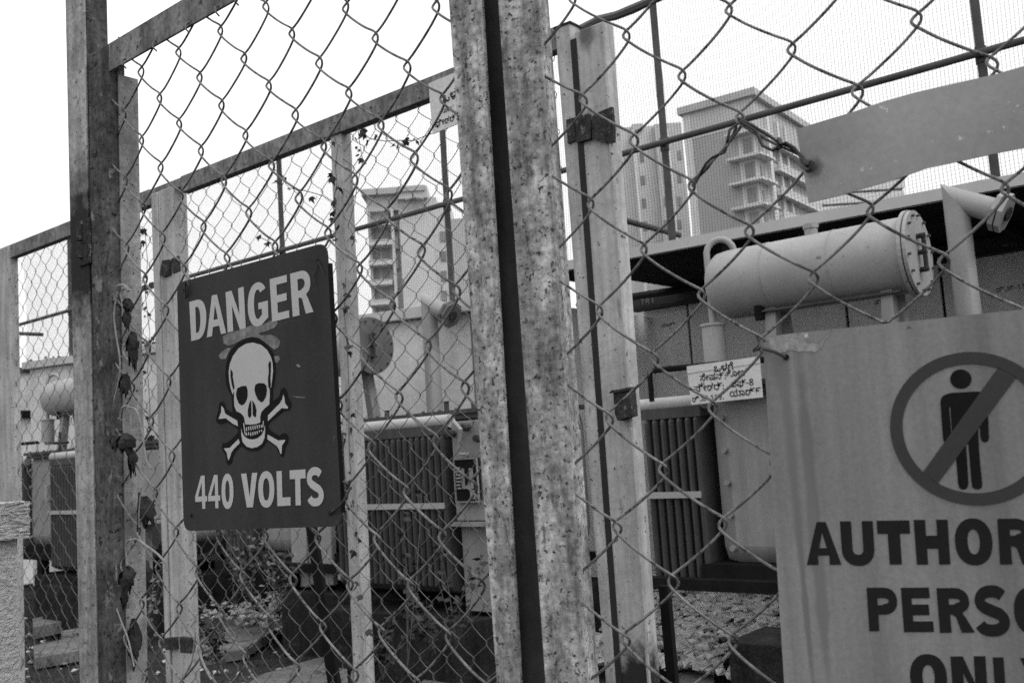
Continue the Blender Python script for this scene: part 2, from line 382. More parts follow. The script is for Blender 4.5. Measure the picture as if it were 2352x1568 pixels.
# pale block behind it
P2 = facade(1500, 300, 150)
t2 = thing('apartment_block', (P2.p0.x, P2.p0.y, 0), 'pale high block with white piers standing left behind the clad tower', 'building')
def rect(PL, x0, y0, x1, y1, n0, n1, name, mat, par):
    a = PL.co(x0, y0); b = (PL.co(x1, y0)[0], PL.co(x1, y1)[1]); return obx(PL, min(a[0], b[0]), max(a[0], b[0]), n0, n1, max(0, min(a[1], b[1])), max(a[1], b[1])).build(name, mat, par)
rect(P2, 1405, 295, 1520, 1100, 0, 14, 'wall', 'b_light', t2)
rect(P2, 1500, 291, 1562, 1100, -1.2, 9, 'stair_wall', 'b_mid', t2)
rect(P2, 1450, 288, 1475, 300, -.6, 4, 'roof', 'b_mid', t2); rect(P2, 1508, 283, 1540, 296, 1, 5, 'roof', 'b_light', t2)
for x in (1449, 1520, 1528): rect(P2, x, 305, x+5, 1100, -1.5, 0, 'pier', 'b_white', t2)
for k in range(8):
    yy = 352+k*52.5
    for x, w_ in ((1469+k*2.6, 9), (1522, 9), (1553, 8)):
        rect(P2, x, yy, x+w_, yy+20, -.1 if x < 1500 else -1.3, .1 if x < 1500 else -1.15, 'window', 'b_glass', t2)
# left block with the rooftop lettering
P3 = facade(900, 440, 150)
t3 = thing('apartment_block', (P3.p0.x, P3.p0.y, 0), 'pale block with rooftop lettering seen between the far fence posts', 'building')
q = lambda x, y: (804+x*.18313, 402+y*.18313)
def rq(x0, y0, x1, y1, n0, n1, name, mat):
    a = q(x0, y0); b = q(x1, y1); return rect(P3, a[0], a[1], b[0], b[1], n0, n1, name, mat, t3)
rq(215, 430, 620, 3900, .9, 14, 'recess_wall', 'b_mid'); rq(600, 300, 1020, 3900, 0, 14, 'wall', 'b_white')
rq(1020, 330, 1245, 3900, .8, 12, 'side_wall', 'b_white'); rq(1240, 545, 1700, 3900, .4, 11, 'side_wall', 'b_mid')
rq(150, 205, 605, 250, -1.2, 13, 'roof', 'b_mid'); rq(205, 250, 600, 440, -.2, 12, 'parapet', 'b_light')
rq(605, 175, 970, 300, -1.0, 12, 'roof', 'b_light'); rq(605, 172, 945, 215, -1.3, -1.01, 'roof_edge', 'b_mid'); rq(1000, 262, 1070, 335, 1, 8, 'roof', 'b_light')
rq(505, 430, 540, 3900, -.3, .9, 'pier', 'b_white'); rq(215, 430, 250, 3900, -.1, .9, 'pier', 'b_mid')
for k in range(9):
    yy = 600+k*248
    rq(245, yy, 535, yy+38, -1.2, .9, 'balcony_slab', 'b_white'); rq(250, yy-10, 500, yy-4, -1.2, -1.1, 'balcony_rail', 'b_light')
    rq(545, yy+80-150, 600, yy+245-170, -.1, .9, 'window', 'b_glass'); rq(290, yy+75, 360, yy+225, .75, .9, 'window', 'b_glass'); rq(390, yy+75, 480, yy+225, .75, .9, 'window', 'b_glass')
    if k: rq(1115+k*6, yy-150, 1185+k*6, yy-30, .65, .8, 'window', 'b_glass')

# glyph outlines in a unit box (y up)
def arc(cx, cy, rx, ry, a0, a1, n=10, e=2.2):
    o = []
    for i in range(n+1):
        a = R(a0+(a1-a0)*i/n); c, s = math.cos(a), math.sin(a)
        o.append((cx+rx*math.copysign(abs(c)**(2/e), c), cy+ry*math.copysign(abs(s)**(2/e), s)))
    return o
def glyph(ch, sw=.27, sh=.165):
    if ch == 'D': return [[(0,0),(0,1),(.5,1)]+arc(.45,.5,.55,.5,75,-75,12)+[(.5,0)], [(sw,sh),(.42,sh)]+arc(.42,.5,.55-sw,.5-sh,-70,70,10)+[(.42,1-sh),(sw,1-sh)]]
    if ch in 'O0': return [arc(.5,.5,.5,.515,0,359,26), arc(.5,.5,.5-sw,.515-sh,0,359,22)]
    if ch == 'A': return [[(0,0),(.36,1),(.64,1),(1,0),(1-sw,0),(.67,.22),(.33,.22),(sw,0)], [(.385,.39),(.615,.39),(.5,.76)]]
    if ch == 'N': return [[(0,0),(0,1),(sw*1.05,1),(1-sw,.37),(1-sw,1),(1,1),(1,0),(1-sw*1.05,0),(sw,.63),(sw,0)]]
    if ch == 'E': return [[(0,0),(0,1),(.96,1),(.96,1-sh),(sw,1-sh),(sw,.5+sh*.5),(.9,.5+sh*.5),(.9,.5-sh*.5),(sw,.5-sh*.5),(sw,sh),(1,sh),(1,0)]]
    if ch == 'H': return [[(0,0),(0,1),(sw,1),(sw,.5+sh*.6),(1-sw,.5+sh*.6),(1-sw,1),(1,1),(1,0),(1-sw,0),(1-sw,.5-sh*.6),(sw,.5-sh*.6),(sw,0)]]
    if ch == 'L': return [[(0,0),(0,1),(sw*1.15,1),(sw*1.15,sh*1.2),(1,sh*1.2),(1,0)]]
    if ch == 'T': return [[(0,1),(1,1),(1,1-sh*1.25),(.5+sw*.58,1-sh*1.25),(.5+sw*.58,0),(.5-sw*.58,0),(.5-sw*.58,1-sh*1.25),(0,1-sh*1.25)]]
    if ch == 'I': return [[(0,0),(0,1),(1,1),(1,0)]]
    if ch == 'Z': return [[(0,0),(0,sh),(.62,1-sh),(.05,1-sh),(.05,1),(1,1),(1,1-sh),(.38,sh),(1,sh),(1,0)]]
    if ch == 'V': return [[(0,1),(sw*1.1,1),(.5,.3),(1-sw*1.1,1),(1,1),(.5+sw*.62,0),(.5-sw*.62,0)]]
    if ch == 'Y': return [[(0,1),(sw*1.15,1),(.5,.62),(1-sw*1.15,1),(1,1),(.5+sw*.55,.4),(.5+sw*.55,0),(.5-sw*.55,0),(.5-sw*.55,.4)]]
    if ch == 'U': return [[(0,1),(sw,1),(sw,.36)]+arc(.5,.36,.5-sw,.36-sh,180,360,10)+[(1-sw,1),(1,1),(1,.36)]+arc(.5,.38,.5,.395,360,180,14)]
    if ch == 'P': return [[(0,0),(0,1),(.5,1)]+arc(.55,.69,.45,.31,85,-85,10)+[(.5,.38),(sw,.38),(sw,0)], [(sw,.38+sh*.9),(.48,.38+sh*.9)]+arc(.5,.69,.22,.31-sh,-75,75,6)+[(.48,1-sh),(sw,1-sh)]]
    if ch == 'R': return [[(0,0),(0,1),(.55,1)]+arc(.52,.71,.42,.29,75,-40,8)+[(.70,.44),(.78,.34),(1,0),(1-sw*1.12,0),(.50,.36),(.40,.40),(sw,.40),(sw,0)], [(sw,.40+sh*.95),(.48,.40+sh*.95)]+arc(.47,.71,.20,.29-sh,-70,70,6)+[(.48,1-sh),(sw,1-sh)]]
    if ch == 'G': return [arc(.5,.5,.5,.515,38,322,26)[:-3]+[(.985,.14),(1,.53),(.52,.53),(.52,.53-sh*.9),(1-sw,.53-sh*.9),(1-sw,.24)]+arc(.5,.5,.5-sw,.515-sh,300,48,20)]
    if ch == '4': return [[(.58,0),(.58,.22),(0,.22),(0,.38),(.52,1),(.84,1),(.84,.38),(1,.38),(1,.22),(.84,.22),(.84,0)], [(.24,.38),(.58,.38),(.58,.80)]]
    if ch == 'S':
        cen = arc(.5,.73,.37,.19,25,90,5)+arc(.5,.73,.365,.19,90,200,8)[1:]+[(.26,.58),(.5,.5),(.74,.43)]+arc(.5,.27,.37,.19,20,-90,8)+arc(.5,.27,.37,.19,-90,-165,6)[1:]
        L_, R_ = [], []
        for i, p in enumerate(cen):
            a = cen[max(i-1, 0)]; b = cen[min(i+1, len(cen)-1)]; dx, dy = b[0]-a[0], b[1]-a[1]; l = math.hypot(dx, dy)
            nx, ny = -dy/l, dx/l; L_.append((p[0]+nx*sw*.5, p[1]+ny*sh*.54)); R_.append((p[0]-nx*sw*.5, p[1]-ny*sh*.54))
        return [L_+R_[::-1]]
    return []
def put_glyph(mb, ch, quad, hit, sw=.27, sh=.165):
    """quad: image corners TL, TR, BR, BL on the sign's own plane"""
    TL, TR, BR, BL = quad
    def f(u, v):
        x = (BL[0]*(1-u)+BR[0]*u)*(1-v)+(TL[0]*(1-u)+TR[0]*u)*v; y = (BL[1]*(1-u)+BR[1]*u)*(1-v)+(TL[1]*(1-u)+TR[1]*u)*v
        return hit(x, y)
    g_ = glyph(ch, sw, sh)
    if g_: mb.poly([f(*p) for p in g_[0]], [[f(*p) for p in h] for h in g_[1:]])
lt = MB(); x = 640
for ch, wd in zip(('A', 'S', 'S', 'E', 'T'), (62, 52, 52, 52, 56)):
    yy = 375-(x-640)*.03; s = 60 if ch == 'A' else 50
    put_glyph(lt, ch, [q(x, yy+60-s), q(x+wd, yy+60-s), q(x+wd, yy+60), q(x, yy+60)], lambda a, b: P3.hit(a, b, -1.5)); x += wd+10
lt.build('lettering', 'b_letter', t3)
aq = [q(700+i*20, 330-38*math.sin(math.pi*min(1, i/12*.8+.1))) for i in range(12)]
MB().tube([P3.hit(a, b, -1.4) for a, b in aq], .22, 5).build('arch', 'b_letter', t3)
# slab block low behind the tower on the right
P4 = facade(1950, 420, 170)
t4 = thing('apartment_block', (P4.p0.x, P4.p0.y, 0), 'broad low block showing under the sheet metal strip, right of the clad tower', 'building')
rect(P4, 1828, 392, 2068, 1100, 0, 12, 'wall', 'b_light', t4)
for k in range(5):
    rect(P4, 1826, 405+k*26, 2072, 409+k*26, -1.2, .0, 'balcony_slab', 'b_white', t4)
    for x in range(1840, 2060, 24): rect(P4, x, 411+k*26, x+13, 427+k*26, -.15, .1, 'window', 'b_glass', t4)

# ------------------------------------------------------------------ trees beyond the boundary wall
def leaf_mass(mb, c, rx, ry, rz, n, s):
    for _ in range(n):
        while True:
            a = Vector((random.uniform(-1, 1), random.uniform(-1, 1), random.uniform(-1, 1)))
            if a.length < 1: break
        p = Vector(c)+Vector((a.x*rx, a.y*ry, a.z*rz)); d = Vector((random.gauss(0, 1), random.gauss(0, 1), random.gauss(0, 1))).normalized(); e = d.orthogonal().normalized()
        k = s*random.uniform(.6, 1.4); mb.add([p-d*k, p+e*k*.5, p+d*k, p-e*k*.5], [(0, 1, 2, 3)])
for px, pt, wd, lab in ((95, 812, 24, 'small leafy tree behind the left boundary wall, narrower crown'), (135, 812, 40, 'bushy tree behind the left boundary wall beside the gate post'), (325, 785, 60, 'leafy tree behind the boundary wall seen past the dried creeper'),):
    c = EYE+ray(px, pt+16)*22
    tr = thing('tree', (c.x, c.y, 0), lab, 'tree', 'trees behind the boundary wall')
    MB().tube([(c.x, c.y, 0), (c.x+.1, c.y, c.z*.6), (c.x, c.y+.1, c.z+.1)], [.12, .09, .03], 7).build('trunk', 'stem', tr)
    cr = MB()
    for _ in range(9):
        o = Vector((random.uniform(-1, 1), random.uniform(-1, 1), random.uniform(-.9, .7)))
        leaf_mass(cr, c+o*wd*.0085+Vector((0, 0, -.25)), .16*wd/30, .16*wd/30, .16, 130, .05)
    cr.build('crown', 'leaf', tr)

# ------------------------------------------------------------------ transformers
def disc(mb, c, r, th, n=36, axis='x'):
    pts = []
    c = Vector(c); rings = []
    for dx in (0, th):
        if axis == 'x': rings.append([c+Vector((dx, r*math.cos(2*math.pi*k/n), r*math.sin(2*math.pi*k/n))) for k in range(n)])
        else: rings.append([c+Vector((r*math.cos(2*math.pi*k/n), r*math.sin(2*math.pi*k/n), dx)) for k in range(n)])
    return mb.loft(rings)
def transformer(X0, label, fb=-.78, dm='trafo'):
    zc = 1.4
    T = thing('transformer', (X0, 5.2, .45), label, 'transformer', 'transformers in a row under the canopy')
    MB().box((X0-1.12, 4.88, zc-.72), (X0+1.45, 5.95, zc+.24)).build('tank', 'trafo_tank', T, bevel=.11, smooth=True)
    lid = MB().box((X0-1.09, 4.82, zc+.24), (X0+1.51, 6.0, zc+.268)).build('lid', 'trafo_dark', T)
    MB().box((X0-1.07, 4.84, zc+.205), (X0+1.49, 4.879, zc+.237)).build('rim', 'trafo_dark', T)
    b0 = None
    for k in range(17):
        x = X0-1.02+k*.155
        if b0 is None: b0 = disc(MB(), (x, 4.86, zc+.268), .012, .012, 6, 'z').build('bolt', 'trafo_dark', lid)
        else: copy_of(b0, lid, (k*.155, 0, 0))
    for k in range(5):
        MB().tube([(X0-1.03, 4.88, zc+.08-k*.175), (X0-1.03, 4.855, zc+.08-k*.175)], .016, 8).build('bolt', 'trafo_tank', T)
    # radiators
    def bank(xa, xb, yf, yb):
        n = max(2, int(round((xb-xa)/.055)))
        MB().tube([(xa-.02, yf+.05, zc+.18), (xb+.02, yf+.05, zc+.18)], .042, 12).build('header_pipe', 'trafo_pale', T, smooth=True)
        MB().box((xa-.01, yf+.01, zc+.10), (xb+.01, yb, zc+.16)).build('header_plate', 'trafo_dark', T)
        MB().tube([(xa, yf+.09, zc-.83), (xb, yf+.09, zc-.83)], .03, 8).build('lower_header', 'trafo_dark', T, smooth=True)
        f0 = None
        for k in range(n):
            x = xa+.028+k*(xb-xa)/n
            if f0 is None:
                prof = [(-.016, yf+.02), (-.006, yf), (.006, yf), (.016, yf+.02), (.016, yb), (-.016, yb)]
                zs = [(zc-.84, .035), (zc-.81, .0), (zc+.08, .0), (zc+.12, .03)]
                f0 = MB().loft([[Vector((x+a, min(b+ins, yb), z_)) for a, b in prof] for z_, ins in zs]).build('fin', 'trafo_dark', T, smooth=False); xf = x
            else: copy_of(f0, T, (x-xf, 0, 0))
        MB().box((xa-.02, yf-.012, zc-.345), (xb-.015, yf-.003, zc-.31)).build('strap', 'trafo_pale', T)
    bank(X0-1.53, X0-1.16, 4.84, 5.35)
    bank(X0+.47, X0+1.50, 4.35, 4.84)
    # conservator
    cz = zc+.85; cy = 5.2; xe = X0-.03
    rings = []
    for dx, r_ in ((-1.16, .02), (-1.155, .10), (-1.13, .165), (-1.09, .192), (-1.03, .2), (0, .2)):
        rings.append([Vector((X0+dx-.02, cy+r_*math.cos(2*math.pi*k/40), cz+r_*math.sin(2*math.pi*k/40))) for k in range(40)])
    cons = MB().loft(rings).build('conservator', 'trafo', T, smooth=True)
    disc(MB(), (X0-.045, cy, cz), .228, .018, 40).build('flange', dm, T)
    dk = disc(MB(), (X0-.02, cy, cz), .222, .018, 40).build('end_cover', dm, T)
    for k in range(14):
        a = 2*math.pi*(k+.3)/14; p = (X0+.0, cy+.198*math.cos(a), cz+.198*math.sin(a))
        MB().tube([p, (p[0]+.014, p[1], p[2])], .0075, 6).build('bolt', 'trafo_dark', dk)
    gg = MB(); gg.tube([(X0+.03, cy-.02, cz-.09), (X0+.03, cy-.02, cz+.08)], .012, 8); ga = gg.build('oil_gauge', 'rusty_black', dk)
    for dz in (-.09, 0, .085):
        MB().tube([(X0-.002, cy-.02, cz+dz), (X0+.04, cy-.02, cz+dz)], .014, 7).build('gauge_valve', 'rusty_black', dk)
        MB().tube([(X0+.03, cy-.045, cz+dz), (X0+.03, cy+.01, cz+dz)], .008, 6).build('gauge_valve', 'rusty_black', dk)
    for dx in (-.42, -.80):
        MB().tube([(X0+dx, cy+.2015*math.cos(a_/20*math.pi), cz+.2015*math.sin(a_/20*math.pi)) for a_ in range(41)], .0025, 5).build('weld_seam', 'trafo', T, smooth=True)
    MB().tube([(X0-.56, cy, cz+.18), (X0-.56, cy, cz+.262)], .036, 12).tube([(X0-.56, cy, cz+.235), (X0-.56, cy, cz+.258)], .045, 6).build('filler_cap', 'trafo', T, smooth=True)
    MB().tube([(X0-.86, cy-.1, cz-.24), (X0-.86, cy-.1, cz-.16)], .03, 8).build('drain_stub', 'base_dark', T)
    for dx in (-.80, -.16):
        for dy in (-.10, .14):
            MB().hexa([(X0+dx-.035, cy+dy-.05, zc+.268), (X0+dx+.035, cy+dy-.05, zc+.268), (X0+dx+.035, cy+dy+.03, zc+.268), (X0+dx-.035, cy+dy+.03, zc+.268)],
                      [(X0+dx-.03, cy+dy*.5-.04, cz-.17), (X0+dx+.03, cy+dy*.5-.04, cz-.17), (X0+dx+.03, cy+dy*.5+.03, cz-.17), (X0+dx-.03, cy+dy*.5+.03, cz-.17)]).build('bracket', 'trafo_tank', T)
    MB().box((X0-.9, cy-.12, cz-.20), (X0-.08, cy-.09, cz-.188)).build('cradle', 'trafo_dark', T)
    # breather with its looped pipe
    bx, by = X0-1.165, 5.12; pp = [(X0-1.03, cy, cz+.15), (X0-1.03, cy, cz+.20)]
    for k in range(9):
        a = math.pi*k/8; pp.append((X0-1.0975+.0675*math.cos(a), cy-.08*k/8, cz+.20+.07*math.sin(a)))
    pp += [(bx, by, cz+.1), (bx, by, cz-.22)]
    MB().tube(pp, .019, 9).build('breather_pipe', 'trafo', T, smooth=True)
    MB().tube([(bx, by, cz-.22), (bx, by, cz-.235), (bx, by, cz-.236), (bx, by, cz-.47), (bx, by, cz-.471), (bx, by, cz-.50)], [.075, .075, .066, .066, .04, .03], 18).build('breather', 'trafo_pale', T, smooth=True)
    # vent pipe, mitred, with octagonal flange
    vy = 5.80; vx = X0+.05; r_ = .066; zt = zc+1.21
    ad = Vector((.90, .02, -.46)).normalized(); top = []; n_ = 24
    ax = Vector((0, 0, 1)); mit = (ax+(-ad)*-1).normalized() if False else (ad-ax).normalized()
    ring0, ring1, ring2 = [], [], []
    for k in range(n_):
        a = 2*math.pi*k/n_; o = Vector((r_*math.cos(a), r_*math.sin(a), 0))
        # both pipes share the mitre plane through (vx,vy,zt)
        mn = (ax+ad).normalized(); P0 = Vector((vx, vy, zt))
        s = -(o.dot(mn))/ax.dot(mn); pm = P0+o+ax*s
        ring0.append(Vector((vx, vy, zc+.268))+o); ring1.append(pm)
        ring2.append(pm+ad*((P0+ad*.22-pm).dot(ad)))
    MB().loft([ring0, ring1]).build('vent_pipe', 'trafo', T, smooth=True)
    MB().loft([ring1, ring2]).build('vent_elbow', 'trafo', T, smooth=True)
    e1 = ad.orthogonal().normalized(); e2 = ad.cross(e1)
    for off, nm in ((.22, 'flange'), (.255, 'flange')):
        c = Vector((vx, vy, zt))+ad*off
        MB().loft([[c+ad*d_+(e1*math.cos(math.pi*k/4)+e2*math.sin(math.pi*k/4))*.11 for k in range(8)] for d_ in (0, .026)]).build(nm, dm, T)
    c = Vector((vx, vy, zt))+ad*.285
    MB().loft([[c+ad*d_+(e1*math.cos(math.pi*k/10)+e2*math.sin(math.pi*k/10))*.04 for k in range(20)] for d_ in (0, .01)]).build('burst_disc', 'rusty_black', T)
    # lid fittings
    for dx, h_, rr in ((.35, .05, .03), (.95, .07, .03), (1.2, .04, .028), (-.5, .05, .03)):
        MB().tube([(X0+dx, 4.98, zc+.268), (X0+dx, 4.98, zc+.268+h_), (X0+dx, 4.98, zc+.27+h_)], [rr*.6, rr*.6, rr], 10).build('bushing_cap', 'trafo_dark', T, smooth=True)
    hv = Vector((X0+.55, 4.42, zc+.31))
    MB().tube([hv+Vector((.07*math.cos(a*.5), .07*math.sin(a*.5), 0)) for a in range(14)], .012, 5).tube([hv-Zv*.1, hv+Zv*.1], .012, 6).build('hand_wheel', 'rusty_black', T)
    # bracket pipe by the left bank, lifting plate
    MB().tube([(X0-1.42, 4.80, zc+.2), (X0-1.42, 4.80, zc+.36), (X0-1.40, 4.80, zc+.375), (X0-.72, 4.80, zc+.365)], .017, 6).build('bracket_rail', 'base_dark', T)
    MB().box((X0-.66, 4.83, zc-.25), (X0-.60, 4.88, zc-.08)).build('lifting_lug', 'trafo', T, bevel=.006)
    tx = MB()
    for k, ch in enumerate('DT'):
        x = X0-.54+k*.05
        mp_ = lambda u, v, x=x: Vector((x+u*.038, 4.877, zc-.33+v*.045))
        g_ = glyph(ch, .24, .18); tx.poly([mp_(*a) for a in g_[0]], [[mp_(*a) for a in h] for h in g_[1:]])
    tx.build('stencil', 'stencil_dark', T)
    # control box right of the front bank
    kx = X0+1.56
    MB().box((kx, 4.36, zc-.42), (kx+.30, 4.7, zc+.17)).build('control_box', 'trafo_tank', T, bevel=.008)
    MB().box((kx-.03, 4.33, zc-.45), (kx+.38, 4.72, zc-.425)).build('shelf', 'trafo_tank', T)
    MB().box((kx, 4.40, zc-.95), (kx+.2, 4.62, zc-.45)).build('stand', 'trafo_tank', T)
    npz = MB().box((kx+.03, 4.335, zc-.31), (kx+.22, 4.352, zc-.05)).build('name_plate', 'base_dark', T)
    for a, b, c_, d_ in ((0, .008, 0, .26), (.182, .19, 0, .26), (.008, .182, 0, .008), (.008, .182, .252, .26)):
        MB().box((kx+.03+a, 4.325, zc-.31+c_), (kx+.03+b, 4.334, zc-.31+d_)).build('plate_frame', 'trafo_tank', npz)
    for a, b, c_, d_ in ((.06, .08, .08, .2), (.08, .15, .08, .1), (.12, .15, .10, .2), (.12, .16, .02, .07)):
        MB().box((kx+.03+a, 4.328, zc-.31+c_), (kx+.03+b, 4.334, zc-.31+d_)).build('plate_window', 'trafo_tank', npz)
    for k in range(7): MB().box((kx+.045, 4.328, zc-.23+k*.02), (kx+.08, 4.334, zc-.222+k*.02)).build('plate_row', 'trafo', npz)
    for dx, dz in ((.0, .10), (.12, .13), (.22, .06)):
        MB().tube([(kx+.02+dx, 4.3, zc+dz), (kx+.02+dx, 4.36, zc+dz)], .022, 8).build('valve', 'rusty_black', T)
    MB().tube([(kx+.05, 4.3, zc+.2), (kx+.15, 4.28, zc+.12), (kx+.1, 4.3, zc-.02), (kx+.16, 4.33, zc-.03)], .012, 6).build('valve_pipe', 'trafo', T)
    # skid
    MB().box((X0-1.5, 4.72, zc-.83), (X0+1.7, 4.80, zc-.77)).build('skid', 'base_dark', T)
    MB().box((X0-1.2, 5.7, zc-.83), (X0+1.7, 5.78, zc-.77)).build('skid', 'base_dark', T)
    MB().box((X0-1.2, 4.815, zc-.80), (X0+1.5, 5.69, zc-.70)).build('floor_plate', 'base_dark', T)
    for dx in (-.55, 1.2):
        for dy in (4.76, 5.74): MB().tube([(X0+dx, dy-.03, zc-.90), (X0+dx, dy+.03, zc-.90)], .069, 14).build('roller', 'base_dark', T)
    MB().box((X0-.60, 4.72, zc-.97), (X0-.50, 4.80, zc-.832)).build('foot', 'base_dark', T)
    pl = thing('concrete_plinth', (X0, 4.8, 0), 'x', 'plinth', 'dark concrete plinths under the transformers')
    MB().box((X0+fb, 4.28, -.05), (X0+1.75, 4.68, .42)).build('front_block', 'plinth', pl, bevel=.008)
    MB().box((X0-.62, 4.70, -.05), (X0+1.7, 5.9, .43)).build('rear_block', 'plinth', pl, bevel=.008)
    return T, pl
for X0, lb, lp in ((-1.49, 'grey transformer with round conservator end nearest the yellow sign', 'dark concrete plinth under the transformer nearest the yellow sign'),
               (-5.62, 'grey transformer seen between the ivy post and the rusty gate stiles', 'dark concrete plinth under the transformer behind the ivy post'),
               (-9.65, 'farthest grey transformer, behind the left gate post', 'dark concrete plinth under the farthest transformer')):
    T_, pl_ = transformer(X0, lb, -.80 if X0 > -2 else .45, 'trafo' if X0 > -2 else 'cover_grey'); pl_['label'] = lp
